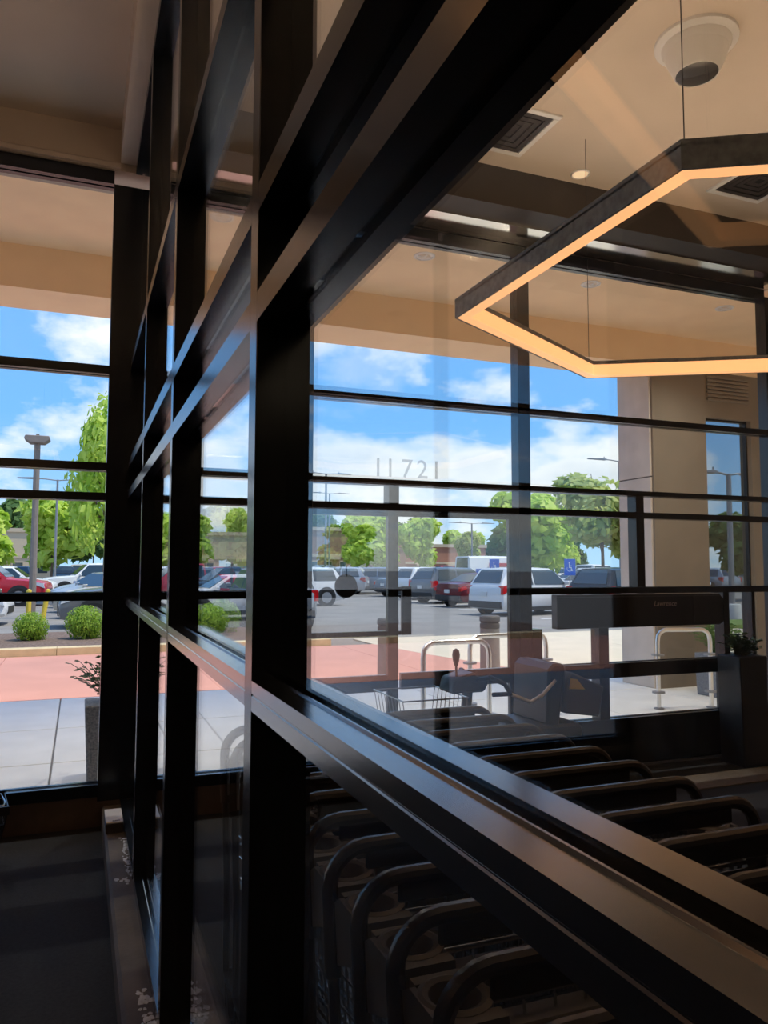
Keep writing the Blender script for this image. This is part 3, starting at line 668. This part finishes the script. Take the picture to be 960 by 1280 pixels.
# tall granite planter by the corner
pl = tag(empty('granite_planter', (.30, 6.62, 0)), 'tall dark granite planter with fern outside the corner post', 'planter')
MB().prism([(-.20, 0), (.20, 0), (.23, .60), (-.23, .60)], 1, -.2, .2).build('pot', PLANT, pl, bevel=.01)
o = leaf_tuft(70, .42, .46, .055, 9).build('fern', FERN, pl, smooth=False, fix=False); o.location = (0, 0, .56)
pl2 = tag(empty('granite_planter', (7.9, 7.95, 0)), 'granite planter with green plant beside the portico pillar', 'planter')
MB().prism([(-.22, 0), (.22, 0), (.25, .55), (-.25, .55)], 1, -.2, .2).build('pot', PLANT, pl2, bevel=.01)
o = leaf_tuft(70, .45, .5, .07, 19).build('fern', LEAF3, pl2, smooth=False, fix=False); o.location = (0, 0, .5)

def bollard(x, y, label):
    r_ = tag(empty('bollard', (x, y, 0)), label, 'bollard', 'stone bollards at the crossing')
    MB().lathe([(.16, 0), (.155, .70)], n=24).build('shaft', BOLL, r_)
    MB().lathe([(.150, .70), (.160, .705), (.160, .77), (.145, .785), (.145, .80), (.165, .81), (.165, .88), (.150, .90), (.001, .905)], n=24).build('cap', BOLLC, r_)
bollard(4.36, 10.9, 'grey stone bollard behind the door leaf with the round decal'); bollard(6.16, 11.0, 'grey stone bollard just left of the tall mullion')
def hoop(p, q, h, label):
    d = Vector((q[0] - p[0], q[1] - p[1], 0)); L = d.length; d.normalize()
    r_ = tag(empty('guard_rail', (p[0], p[1], 0)), label, 'rail', 'steel hoop rails')
    pts = [Vector((0, 0, 0)), Vector((0, 0, h - .14))] + [d * (.12 - .12 * math.cos(R(a))) + Vector((0, 0, h - .12 + .12 * math.sin(R(a)))) for a in (25, 50, 75, 90)]
    pts += [d * (L - .12 + .12 * math.sin(R(a))) + Vector((0, 0, h - .12 + .12 * math.cos(R(a)))) for a in (0, 15, 40, 65)] + [d * L + Vector((0, 0, h - .14)), d * L]
    MB().tube(pts, .026, 10).build('hoop', STEEL, r_)
    for c in (Vector((0, 0, 0)), d * L):
        MB().lathe([(.06, 0), (.06, .012), (.03, .02)], tuple(c), 16).build('base_plate', GALV2, r_)
        MB().lathe([(.030, .62), (.075, .625), (.075, .645), (.030, .65)], tuple(c), 14).lathe([(.030, .18), (.075, .185), (.075, .205), (.030, .21)], tuple(c), 14).build('collar', GALV2, r_)
hoop((6.45, 7.46), (7.10, 7.30), .93, 'steel hoop guard rail seen through the right lower panes')
hoop((3.98, 7.55), (4.95, 7.55), .92, 'long steel hoop guard rail left of the tall mullion')
hoop((3.15, 6.95), (3.88, 6.95), .93, 'short steel hoop guard rail nearest the door leaf')

# ------------------------------------------------------------------ light poles, signs, yellow posts
def pole(x, y, h, m, label, arm=None, r=.07, base=True, heads=2, rz=0.0):
    r_ = tag(empty('lamp_post', (x, y, -.03), rz), label, 'lamp post', 'car park lamp posts')
    MB().tube([(0, 0, .02), (0, 0, h)], r, 10, r2=r * .8).build('pole', m, r_)
    if base: MB().lathe([(.26, 0), (.26, .5), (.24, .53), (.12, .54)], n=20).build('base', CONC, r_)
    if heads == 0:
        MB().prism([(-.22, h), (.22, h), (.40, h + .13), (.36, h + .24), (-.36, h + .24), (-.40, h + .13)], 1, -.30, .30).build('lamp_head', m, r_, bevel=.02)
        box(-.05, .05, -.05, .05, h + .24, h + .32).build('photocell', m, r_)
    for s in ((1, -1) if heads == 2 else ((-1,) if heads == 1 else ())):
        L = arm or 1.0
        MB().tube([(0, 0, h - .05), (s * .3 * L, 0, h + .02), (s * L * .5, 0, h + .03)], .035, 8).build('arm', m, r_)
        MB().prism([(s * L * .45, h - .02), (s * L, h + .0), (s * L, h + .05), (s * L * .6, h + .09), (s * L * .45, h + .07)], 1, -.14, .14).build('lamp_head', m, r_, bevel=.01)
        MB().tube([(s * L * .5, 0, h + .08), (s * L * .5, 0, h + .2)], .03, 8).build('photocell', m, r_)
    return r_
pole(-1.40, 27.8, 5.75, GALV, 'brown square lamp post behind the bushes in the left window', .38, .12, base=False, heads=0)
pole(-1.35, 50.2, 6.9, GALV2, 'thin grey lamp post right of the brown one in the left window', 2.2, .08)
pole(31.9, 40, 8.5, GALV2, 'tall grey lamp post with one arm beside the portico pillar', 2.4, .15, heads=1)
pole(37.2, 70, 6.2, GALV2, 'distant lamp post with two arms above the low roofs', 2.6, .10)
pole(19.0, 61.5, 9.5, GALV2, 'thin lamp post behind the cars right of the near partition post', 2.2, .10)
pole(24.5, 78, 9.5, GALV2, 'distant thin lamp post in front of the brick building', 2.2, .10)
pole(19.85, 19.4, 4.8, GALV2, 'lamp post with two arms seen in the tinted portico window', 1.3, .10)
for (x, lean, lab) in ((-1.42, 0, 'upright yellow safety post left of the brown lamp post'), (-1.02, .14, 'leaning yellow safety post right of the brown lamp post')):
    r_ = tag(empty('safety_post', (x, 26.4, -.03)), lab, 'post', 'yellow posts at the lamp post')
    MB().tube([(0, 0, 0), (lean, 0, .95)], .075, 12).build('shaft', YEL, r_); MB().lathe([(.075, 0), (.06, .04), (.001, .06)], (lean, 0, .94), 12).build('cap', YEL, r_)
def disabled_sign(x, y, z, s, label, rz):
    r_ = tag(empty('disabled_parking_sign', (x, y, -.03), rz), label, 'sign', 'blue parking signs')
    MB().tube([(0, .02, 0), (0, .02, z + s * .7)], .025, 8).build('post', GALV2, r_)
    p = box(-s / 2, s / 2, -.012, 0, z - s * .75, z + s * .75).build('plate', SIGNB, r_, bevel=.004)
    b = MB(); k = s * .9; y0, y1 = -.018, -.012
    b.lathe([(.07 * k, y0), (.07 * k, y1)], (-.05 * k, 0, z + .42 * k), 12, 1)
    b.box(-.09 * k, -.01 * k, y0, y1, z - .02 * k, z + .32 * k).box(-.05 * k, .18 * k, y0, y1, z + .10 * k, z + .17 * k).box(-.09 * k, .18 * k, y0, y1, z - .08 * k, z + .0 * k).box(.11 * k, .19 * k, y0, y1, z - .34 * k, z - .02 * k).box(.11 * k, .29 * k, y0, y1, z - .40 * k, z - .33 * k)
    n = 14; pts = [(-.02 * k + .26 * k * math.cos(R(150 + 200 * i / n)), z - .16 * k + .26 * k * math.sin(R(150 + 200 * i / n))) for i in range(n + 1)]
    for (a, c) in zip(pts, pts[1:]): b.tube([(a[0], -.015, a[1]), (c[0], -.015, c[1])], .03 * k, 4)
    b.build('wheelchair_symbol', SIGNW, p)
disabled_sign(18.45, 26.35, 1.72, .44, 'blue wheelchair parking sign in front of the tree and red car', R(-34))
disabled_sign(21.6, 38, 1.75, .55, 'blue wheelchair parking sign in front of the white van', R(-30))

# ------------------------------------------------------------------ trees
def crown(seed, m, n=2600, ls=.16, lumps=9): return leaf_blob(n, 1, 1, 1, ls, seed, lumps=lumps).mesh('foliage', m, smooth=False, fix=False)
CR = [crown(21, LEAF, 3600, .075, 14), crown(22, LEAF), crown(23, LEAF2, 3200, .10, 12), crown(24, LEAF3), crown(25, LEAF), crown(26, LEAF2)]
TRK = []
for s in range(2):
    rnd = random.Random(s + 50); b = MB(); b.tube([(0, 0, 0), (.03, .02, .45), (0, 0, 1)], .10, 8, r2=.05)
    for k in range(5):
        a = rnd.uniform(0, 6.28); b.tube([(0, 0, .55 + .08 * k), (.25 * math.cos(a), .25 * math.sin(a), .85 + .07 * k), (.5 * math.cos(a), .5 * math.sin(a), 1.15 + .1 * k)], .035, 6, r2=.012)
    TRK.append(b.mesh('trunk', BARK))
def tree(x, y, h, rw, rh, var, label, group='trees around the car park'):
    r_ = tag(empty('tree', (x, y, -.03)), label, 'tree', group)
    t = obj('trunk', TRK[var % 2], r_); th = h - rh * 1.15; t.scale = (max(.8, h * .16), max(.8, h * .16), max(.6, th))
    c = obj('foliage', CR[var], r_); c.scale = (rw, rw, rh * 1.05); c.location = (0, 0, h - rh * .98); c['kind'] = 'stuff'
    c.rotation_euler = (0, 0, (x * 1.7 + y) % 6.28)
    return r_
tree(1.12, 39.0, 9.6, 2.2, 3.8, 0, 'bright green young tree filling the left window beside the corner post')
tree(-1.9, 62, 6.8, 3.1, 2.6, 1, 'bright green tree behind the brown lamp post')
tree(-7.6, 69.6, 6.8, 3.2, 2.6, 4, 'green tree at the far left edge of the left window')
tree(25.8, 33.9, 7.3, 3.1, 2.6, 2, 'large olive green tree right of the tall mullion')
tree(28.2, 33.2, 7.0, 2.4, 2.4, 5, 'olive green tree crown touching the portico pillar')
tree(33.2, 88.8, 8.4, 4.0, 3.4, 4, 'bright green tree in front of the brick building')
tree(39.8, 88.8, 7.8, 2.9, 3.0, 1, 'bright green tree just right of the door stile')
tree(43.0, 82, 6.0, 1.8, 1.8, 5, 'small tree before the low terracotta building')
tree(36.5, 58, 8.2, 3.6, 3.2, 1, 'bright green tree behind the white van')
tree(40.5, 62, 7.8, 3.6, 3.2, 4, 'bright green tree left of the tall mullion top')
tree(17.6, 88, 8.4, 3.2, 3.2, 4, 'green tree behind the brick building roof')
tree(9.5, 52, 6.6, 2.8, 2.6, 2, 'pale green tree seen between the second and near posts')
tree(12.8, 58, 7.2, 2.2, 2.8, 4, 'narrow green tree touching the near post')
tree(4.9, 69.6, 7.0, 2.4, 2.4, 1, 'green tree seen in the slit behind the third post')
tree(33, 31, 4.6, 2.2, 1.7, 3, 'dark green tree in the tinted portico window')
ORDN = ['first', 'second', 'third', 'fourth', 'fifth', 'sixth', 'seventh', 'eighth', 'ninth', 'tenth', 'eleventh', 'twelfth', 'thirteenth', 'fourteenth', 'fifteenth', 'sixteenth', 'seventeenth', 'eighteenth', 'nineteenth', 'twentieth', 'last']
rnd = random.Random(77)
for k in range(18):
    x = -45 + k * 9.6 + rnd.uniform(-1, 1); y = 134 + rnd.uniform(-3, 3) + 6 * (k % 2)
    tree(x, y, rnd.uniform(9.5, 12.5), rnd.uniform(4.4, 5.8), rnd.uniform(4.2, 5.4), rnd.choice([3, 3, 1, 4]), '%s tree from the left in the distant line behind the car park' % ORDN[k], 'distant tree line')

# ------------------------------------------------------------------ far buildings
def far_building(name, x0, x1, y0, y1, h, m, label, nwin=8):
    r_ = tag(empty(name, ((x0 + x1) / 2, y0, -.03)), label, 'building'); c = r_.location
    def q(mb, n, mm):
        o = mb.build(n, mm, r_, smooth=False); o.location = (-c.x, -c.y, 0); return o
    q(box(x0, x1, y0, y1, 0, h), 'wall', m); q(box(x0 - .2, x1 + .2, y0 - .2, y1 + .2, h, h + .5), 'cornice', BAND); q(box(x0, x1, y0 - .12, y0 - .001, h * .45, h * .52), 'band', BAND)
    w = (x1 - x0) / nwin
    for k in range(nwin):
        wi = q(box(x0 + w * (k + .25), x0 + w * (k + .75), y0 - .08, y0 - .001, 0.6, h * .38), 'window', BAND)
        o = box(x0 + w * (k + .30), x0 + w * (k + .70), y0 - .10, y0 - .079, .8, h * .35).build('pane', CGLASS, wi, smooth=False)
    for k in range(0, nwin, 2): q(box(x0 + w * (k + .3), x0 + w * (k + 1.2), y0 - .9, y0 - .01, h * .40, h * .45), 'awning', BAND)
far_building('brick_building', 24, 41.5, 108, 122, 7.0, BRICKF, 'long brick building with tan bands behind the car park')
far_building('terracotta_building', 43, 62, 112, 124, 4.9, BRICKF2, 'low terracotta building behind the white van', 7)
far_building('tan_building', -24, -3, 112, 124, 6.2, BAND, 'tan building roof behind the trees in the left window', 7)
far_building('brick_shop', 4, 19, 114, 126, 6.5, BRICKF, 'brick shop seen between the second and near posts', 6)
b_ = tag(empty('gable_roof', (42.2, 106, 4.6)), 'small terracotta gable roof behind the door stile tree', 'roof')
MB().prism([(-2.4, 0), (2.4, 0), (0.9, 2.3), (-0.9, 2.3)], 1, -2, 2).build('tiles', BRICKF2, b_, smooth=False); box(-2.2, 2.2, -1.8, 1.8, -4.6, 0).build('wall', BRICKF, b_, smooth=False)

# ------------------------------------------------------------------ cars
KINDS = {
    #        L    W    H    belt  rear deck           backlight        roof front  cowl  hood z
    'sedan':  dict(L=4.75, W=1.83, H=1.46, belt=.93, deck=(-2.37, -1.72, 1.02), roof=(-.98, .42), cowl=1.18, hood=(.98, .78), wr=.335, ax=(-1.42, 1.42)),
    'suv':    dict(L=4.65, W=1.88, H=1.70, belt=1.06, deck=(-2.32, -2.24, 1.08), roof=(-1.86, .35), cowl=1.10, hood=(1.10, .92), wr=.37, ax=(-1.38, 1.42)),
    'van':    dict(L=5.70, W=2.02, H=2.50, belt=1.36, deck=(-2.85, -2.80, 1.40), roof=(-2.74, 1.25), cowl=2.10, hood=(1.36, 1.12), wr=.36, ax=(-1.75, 1.85)),
    'pickup': dict(L=5.70, W=1.98, H=1.88, belt=1.16, deck=(-2.85, -.85, 1.14), roof=(-.68, .52), cowl=1.28, hood=(1.18, 1.04), wr=.40, ax=(-1.75, 1.80)),
}
def make_car(kind):
    K = KINDS[kind]; L2 = K['L'] / 2; W = K['W'] / 2; H = K['H']; be = K['belt']; d0, d1, dz = K['deck']; r0, r1 = K['roof']; cw = K['cowl']; h0, h1 = K['hood']
    wt = W * (.74 if kind != 'van' else .86); wb = W * .965
    S = []   # station: x, zb, belt z, half width body, top z, half width top
    S.append((-L2, .46, be * .80, W * .80, be * .84, W * .62))
    S.append((-L2 + .05, .30, be * .93, W * .90, dz * .97, W * .72))
    S.append((-L2 + .22, .24, be, W * .97, dz + .0, W * .78))
    if d1 > -L2 + .25: S.append((d1, .22, be + .02, W, dz + .02, W * .78))
    else: S[-1] = (d1, .26, be, W * .95, dz + .02, W * .80)
    S.append((r0, .20, be, W, H - .035, wt)); S.append(((r0 + r1) / 2, .20, be - .01, W, H, wt)); S.append((r1, .20, be - .02, W, H - .03, wt))
    S.append((cw, .20, h0 - .04, W, h0, W * .80))
    S.append(((cw + L2) / 2, .20, (h0 + h1) / 2 - .03, W * .99, (h0 + h1) / 2 + .03, W * .78))
    S.append((L2 - .22, .24, h1 - .03, W * .95, h1 + .02, W * .72)); S.append((L2 - .05, .28, h1 * .86, W * .86, h1 * .93, W * .64)); S.append((L2, .42, h1 * .74, W * .74, h1 * .78, W * .55))
    b = MB(); n = 13
    def ring(st):
        x, zb, zl, w, zt, tw = st
        half = [(w * .90, zb), (w, zb + (zl - zb) * .18), (w, zb + (zl - zb) * .62), (w * .965, zl), (tw + (w * .965 - tw) * .10, zl + (zt - zl) * .90), (tw * .82, zt)]
        return [(x, y, z) for (y, z) in half] + [(x, 0, zt + .015)] + [(x, -y, z) for (y, z) in half[::-1]]
    for st in S: b.v += ring(st)
    for i in range(len(S) - 1):
        for j in range(n - 1): b.f.append((i * n + j, i * n + j + 1, (i + 1) * n + j + 1, (i + 1) * n + j))
        b.f.append((i * n + n - 1, i * n, (i + 1) * n, (i + 1) * n + n - 1))
    b.f.append(tuple(range(n))); b.f.append(tuple(range((len(S) - 1) * n, len(S) * n))[::-1])
    parts = [('body', b.mesh('body', PAINT['white'], angle=38), [])]
    # windows follow the cabin surface, set a little proud
    zb_ = be + .03; zt_ = H - .10; wlo = wb + .002; whi = wt + (wb - wt) * .12 + .010
    def side(xa, xb, xc, xd, s):
        q = MB(); P = [(xa, zb_, wlo), (xb, zb_, wlo), (xc, zt_, whi), (xd, zt_, whi)]
        q.v += [(x, s * y, z) for (x, z, y) in P] + [(x, s * (y - .03), z) for (x, z, y) in P]
        q.f += [(0, 1, 2, 3), (4, 7, 6, 5), (0, 4, 5, 1), (1, 5, 6, 2), (2, 6, 7, 3), (3, 7, 4, 0)]
        return q.mesh('side_window', CGLASS, smooth=False)
    mid = (r0 + r1) / 2 + .02
    for s in (1, -1):
        if kind == 'van': parts.append(('side_window', side(.95, cw - .15, r1 + .12, .95, s), []))
        elif kind == 'pickup': parts.append(('side_window', side(r0 + .02, cw - .18, r1 + .02, r0 + .06, s), []))
        else:
            parts.append(('side_window', side(mid + .03, cw - .16, r1 + .02, mid + .03, s), []))
            parts.append(('side_window', side((d1 + r0) / 2 + .10 if kind == 'sedan' else r0 - .05, mid - .05, mid - .05, r0 + .10, s), []))
    def slope(x0, z0, w0, x1, z1, w1, name):
        q = MB(); dx, dz_ = x1 - x0, z1 - z0; ln = math.hypot(dx, dz_); nx, nz_ = (dz_ / ln, -dx / ln)
        if nz_ < 0: nx, nz_ = -nx, -nz_
        P = []
        for f, ww in ((.08, w0), (.90, w1)):
            for s in (-1, 1): P.append((x0 + dx * f + nx * .022, s * ww, z0 + dz_ * f + nz_ * .022))
        P2 = [(p[0] - nx * .03, p[1], p[2] - nz_ * .03) for p in P]
        q.v += [P[0], P[1], P[3], P[2], P2[0], P2[1], P2[3], P2[2]]
        q.f += [(0, 1, 2, 3), (4, 7, 6, 5), (0, 4, 5, 1), (1, 5, 6, 2), (2, 6, 7, 3), (3, 7, 4, 0)]
        return q.mesh(name, CGLASS, smooth=False)
    parts.append(('windshield', slope(cw, h0, W * .80, r1, H - .03, wt * .80, 'windshield'), []))
    parts.append(('rear_window', slope(d1, dz + .02, W * .74, r0, H - .03, wt * .78, 'rear_window'), []))
    # wheels with arches
    wm = MB().lathe([(K['wr'] * .55, -.10), (K['wr'] * .94, -.11), (K['wr'], -.08), (K['wr'], .08), (K['wr'] * .94, .11), (K['wr'] * .55, .10)], n=20, axis=1).mesh('wheel', TIRE)
    rb = MB().lathe([(K['wr'] * .60, -.085), (K['wr'] * .60, .085)], n=20, axis=1).mesh('rim_backing', CTRIM)
    sb = MB()
    for k in range(5):
        a = R(72 * k + 18)
        for da in (-.16, .16):
            sb.tube([(.04 * math.cos(a), 0, .04 * math.sin(a)), (K['wr'] * .60 * math.cos(a + da), 0, K['wr'] * .60 * math.sin(a + da))], .028, 4)
    sb.lathe([(.05, -.02), (.05, .02)], n=10, axis=1)
    sb.lathe([(K['wr'] * .58, -.02), (K['wr'] * .64, -.02), (K['wr'] * .64, .02), (K['wr'] * .58, .02)], n=20, axis=1)
    rim = sb.mesh('rim', RIM)
    ar = MB().lathe([(K['wr'] * 1.20, -.02), (K['wr'] * 1.20, .02)], n=22, axis=1).mesh('wheel_arch', CTRIM)
    for x in K['ax']:
        for s in (1, -1):
            parts.append(('wheel_arch', ar, [(x, s * (W - .008), K['wr'] + .02)]))
            parts.append(('wheel', wm, [(x, s * (W - .09), K['wr'])], ('rim', rim, (0, s * .095, 0)), ('rim_backing', rb, (0, s * .003, 0))))
    for s in (1, -1):
        if kind in ('suv', 'van', 'pickup'):
            q = MB().prism([(-L2 + .03, be * .72), (-L2 + .40, be * .86), (-L2 + .30, be * 1.02), (-L2 + .05, be * 1.0)] if kind == 'suv' else [(-L2 - .005, be * .62), (-L2 + .18, be * .62), (-L2 + .18, be * .98), (-L2 + .03, be * .98)], 1, s * W * .72, s * W * .985)
        else:
            q = MB().prism([(-L2 + .0, be * .74), (-L2 + .36, be * .86), (-L2 + .30, be * .99), (-L2 + .03, be * .93)], 1, s * W * .55, s * W * .972)
        parts.append(('tail_lamp', q.mesh('tail_lamp', TAIL), []))
        parts.append(('headlamp', MB().prism([(L2 - .05, h1 * .74), (L2 - .42, h1 * .88), (L2 - .40, h1 * .98), (L2 - .10, h1 * .94)], 1, s * W * .55, s * W * .955).mesh('headlamp', HEAD), []))
        parts.append(('wing_mirror', MB().box(cw - .32, cw - .20, min(s * (W - .02), s * (W + .17)), max(s * (W - .02), s * (W + .17)), be + .02, be + .16).mesh('wing_mirror', PAINT['black'], bevel=.03), []))
        parts.append(('sill', box(K['ax'][0] + .45, K['ax'][1] - .45, min(s * (W - .1), s * (W + .006)), max(s * (W - .1), s * (W + .006)), .19, .32).mesh('sill', CTRIM), []))
    parts.append(('rear_bumper', MB().prism([(-L2 - .03, .30), (-L2 + .22, .24), (-L2 + .22, .52), (-L2 - .02, .52)], 1, -W * .88, W * .88).mesh('rear_bumper', CTRIM, bevel=.02), []))
    parts.append(('front_grille', box(L2 - .12, L2 + .012, -W * .55, W * .55, .34, h1 * .70).mesh('front_grille', CTRIM, bevel=.01), []))
    parts.append(('number_plate', box(-L2 - .035, -L2 + .05, -.16, .16, be * .66, be * .66 + .15).mesh('number_plate', PLATE), []))
    return parts
CARS = {k: make_car(k) for k in KINDS}
def car(kind, paint, x, y, rz, label, group=None, far=False):
    root = tag(empty('pickup_truck' if kind == 'pickup' else ('delivery_van' if kind == 'van' else ('suv' if kind == 'suv' else 'sedan')), (x, y, -.03), R(rz)), label, 'van' if kind == 'van' else ('truck' if kind == 'pickup' else 'car'), group)
    for p in CARS[kind]:
        if far and p[0] in ('wing_mirror', 'sill', 'number_plate', 'wheel_arch', 'front_grille'): continue
        o = obj(p[0], p[1], root)
        if p[2]: o.location = p[2][0]
        if p[0] in ('body', 'wing_mirror'):
            o.material_slots[0].link = 'OBJECT'; o.material_slots[0].material = PAINT[paint]
        if not far:
            for sub in p[3:]:
                q = obj(sub[0], sub[1], o); q.location = sub[2]
    return root
NEAR = 'cars in the row nearest the crossing'
car('suv', 'white', 15.55, 24.7, 14, 'white crossover parked rear towards the aisle, nearest car left of the tall mullion', NEAR)
car('suv', 'black', 18.3, 22.6, 16, 'dark car mostly hidden behind the white crossover and the mullion', NEAR)
car('sedan', 'dark_red', 16.9, 30.3, 14, 'dark red car parked between the white crossover and a black car', NEAR)
car('suv', 'grey', 17.2, 33.9, 14, 'dark grey crossover parked behind the dark red car', NEAR)
car('suv', 'white', 18.0, 38.2, 14, 'white car with red tail lamp right of the door stile', NEAR)
car('sedan', 'silver', 22.4, 35.2, 195, 'silver sedan facing out above the dark red car', NEAR)
car('sedan', 'steel_blue', 18.6, 42.2, 14, 'blue grey sedan behind the white car by the door stile', NEAR)
car('suv', 'steel_blue', 17.9, 48.3, 150, 'blue grey crossover left of the door stile', NEAR)
car('suv', 'silver', 14.9, 46.9, 152, 'pale silver crossover behind the round door decal', NEAR)
car('sedan', 'grey', 11.8, 45.4, 152, 'dark sedan with red tail lamp beside the near partition post', NEAR)
v_ = car('van', 'white', 27.6, 48.5, 6, 'white delivery van with blue and red print on its side')
for (x0, x1, z0, z1, mm) in [(-2.3, -1.6, 1.25, 1.6, VANBL), (-1.5, -.9, 1.25, 1.6, VANBL), (-1.2, .6, 1.75, 2.0, VANRD), (-.7, .5, 1.35, 1.6, VANRD), (-2.6, .4, .62, .86, VANBL)]:
    box(x0, x1, -1.03, -1.004, z0, z1).build('side_print', mm, v_, smooth=False)
car('sedan', 'red', 22.4, 30.6, 10, 'red car with large tail lamp behind the blue sign', NEAR)
car('pickup', 'white', 27.5, 37, 8, 'white pickup truck behind the red car')
car('suv', 'white', 21.0, 28.2, 190, 'white crossover facing the tall mullion', NEAR)
# lane beside the bed, left part
car('suv', 'grey', 1.80, 23.6, 182, 'dark grey crossover driving past behind the clipped bushes')
car('suv', 'silver', 5.25, 22.9, 90, 'silver crossover whose tail peeps out beside the near partition post')
car('sedan', 'white', -4.2, 25.4, -4, 'white car cut by the left edge behind the bushes')
car('sedan', 'silver', 1.3, 32.0, 218, 'silver sedan parked aslant behind the dark grey crossover')
car('sedan', 'beige', 1.55, 28.4, 218, 'pale beige sedan parked aslant nearest the corner post')
car('sedan', 'silver', 1.2, 35.5, 218, 'silver sedan parked aslant, second behind the beige one')
car('pickup', 'red', -4.0, 37.5, -8, 'red pickup truck behind the brown lamp post')
car('suv', 'black', -5.0, 31.5, -8, 'black car in front of the red pickup truck')
car('suv', 'white', -3.4, 43.5, -6, 'white car directly behind the red pickup truck')
car('pickup', 'white', .9, 47, 190, 'white pickup truck left of the corner post')
car('suv', 'teal', 3.3, 43.4, 190, 'teal car at the edge of the corner post')
car('suv', 'white', 8.6, 33.2, 188, 'white crossover seen between the second and near posts')
rnd = random.Random(5); FC = ['white', 'white', 'silver', 'silver', 'grey', 'black', 'red', 'blue', 'steel_blue', 'beige']
for (y, xs, row) in [(58, range(-8, 26, 3), 'first far row'), (65, range(-10, 46, 3), 'second far row'), (74, range(-8, 50, 4), 'third far row'), (52, range(24, 48, 3), 'row beside the delivery van'), (43, range(30, 46, 3), 'row behind the olive trees'), (84, range(0, 56, 4), 'farthest row')]:
    cnt = 0
    for x in xs:
        if rnd.random() < .12: continue
        if abs(x - 27.6) < 4 and abs(y - 50) < 5: continue
        k = rnd.choice(['sedan', 'suv', 'suv', 'pickup' if y > 60 else 'suv']); c = rnd.choice(FC)
        car(k, c, x + rnd.uniform(-.25, .25), y + rnd.uniform(-.5, .5), 90 + (180 if rnd.random() < .5 else 0) + rnd.uniform(-2, 2),
            'distant %s %s, %s from the left in the %s' % (c.replace('_', ' '), {'suv': 'crossover', 'pickup': 'pickup truck'}.get(k, k), ORDN[cnt], row), 'cars in the far parking rows', far=True)
        cnt += 1
# parking bay lines, islands
ln = struct(empty('parking_lines', (14, 30, -.03)), 'white painted parking lines')
for y in (22.6, 26.2, 28.6, 32.0, 35.8, 40.0):
    o = box(-2.4, 2.6, -.05, .05, 0, .004).build('line', WLINE, ln, smooth=False); o.location = (2.6, y - 30, 0); o.rotation_euler = (0, 0, R(14))
tag(MB().prism([(-2.2, -1.1), (2.2, -1.1), (2.5, 0), (2.2, 1.1), (-2.2, 1.1), (-2.5, 0)], 2, 0, .14).build('grass_island', GRASS, smooth=False), 'grass island under the olive tree', 'lawn', kind='stuff').location = (27.3, 33.6, -.03)
tag(box(16, 24, 16.5, 18.2, -.03, .10).build('grass_strip', GRASS, smooth=False), 'strip of lawn seen through the tinted window', 'lawn', kind='stuff')
gp = tag(empty('concrete_planter', (19.6, 17.6, .1)), 'square concrete planter on the lawn behind the tinted window', 'planter')
MB().prism([(-.45, 0), (.45, 0), (.5, .62), (-.5, .62)], 1, -.45, .45).build('tub', CREAM, gp, bevel=.02); box(-.42, .42, -.38, .38, .60, .63).build('soil', MULCH, gp)
fb = tag(empty('flower_bed', (22.1, 39.4, -.03)), 'red flowers and low green plants beside the blue sign', 'flowers')
o = leaf_blob(500, 1.1, .7, .4, .09, 61).build('leaves', LEAF, fb, smooth=False, fix=False); o.location = (0, 0, .35); o['kind'] = 'stuff'
o = leaf_blob(160, .6, .5, .3, .09, 62).build('blossoms', FLOWER, fb, smooth=False, fix=False); o.location = (.5, 0, .75); o['kind'] = 'stuff'
bpy.context.view_layer.update()
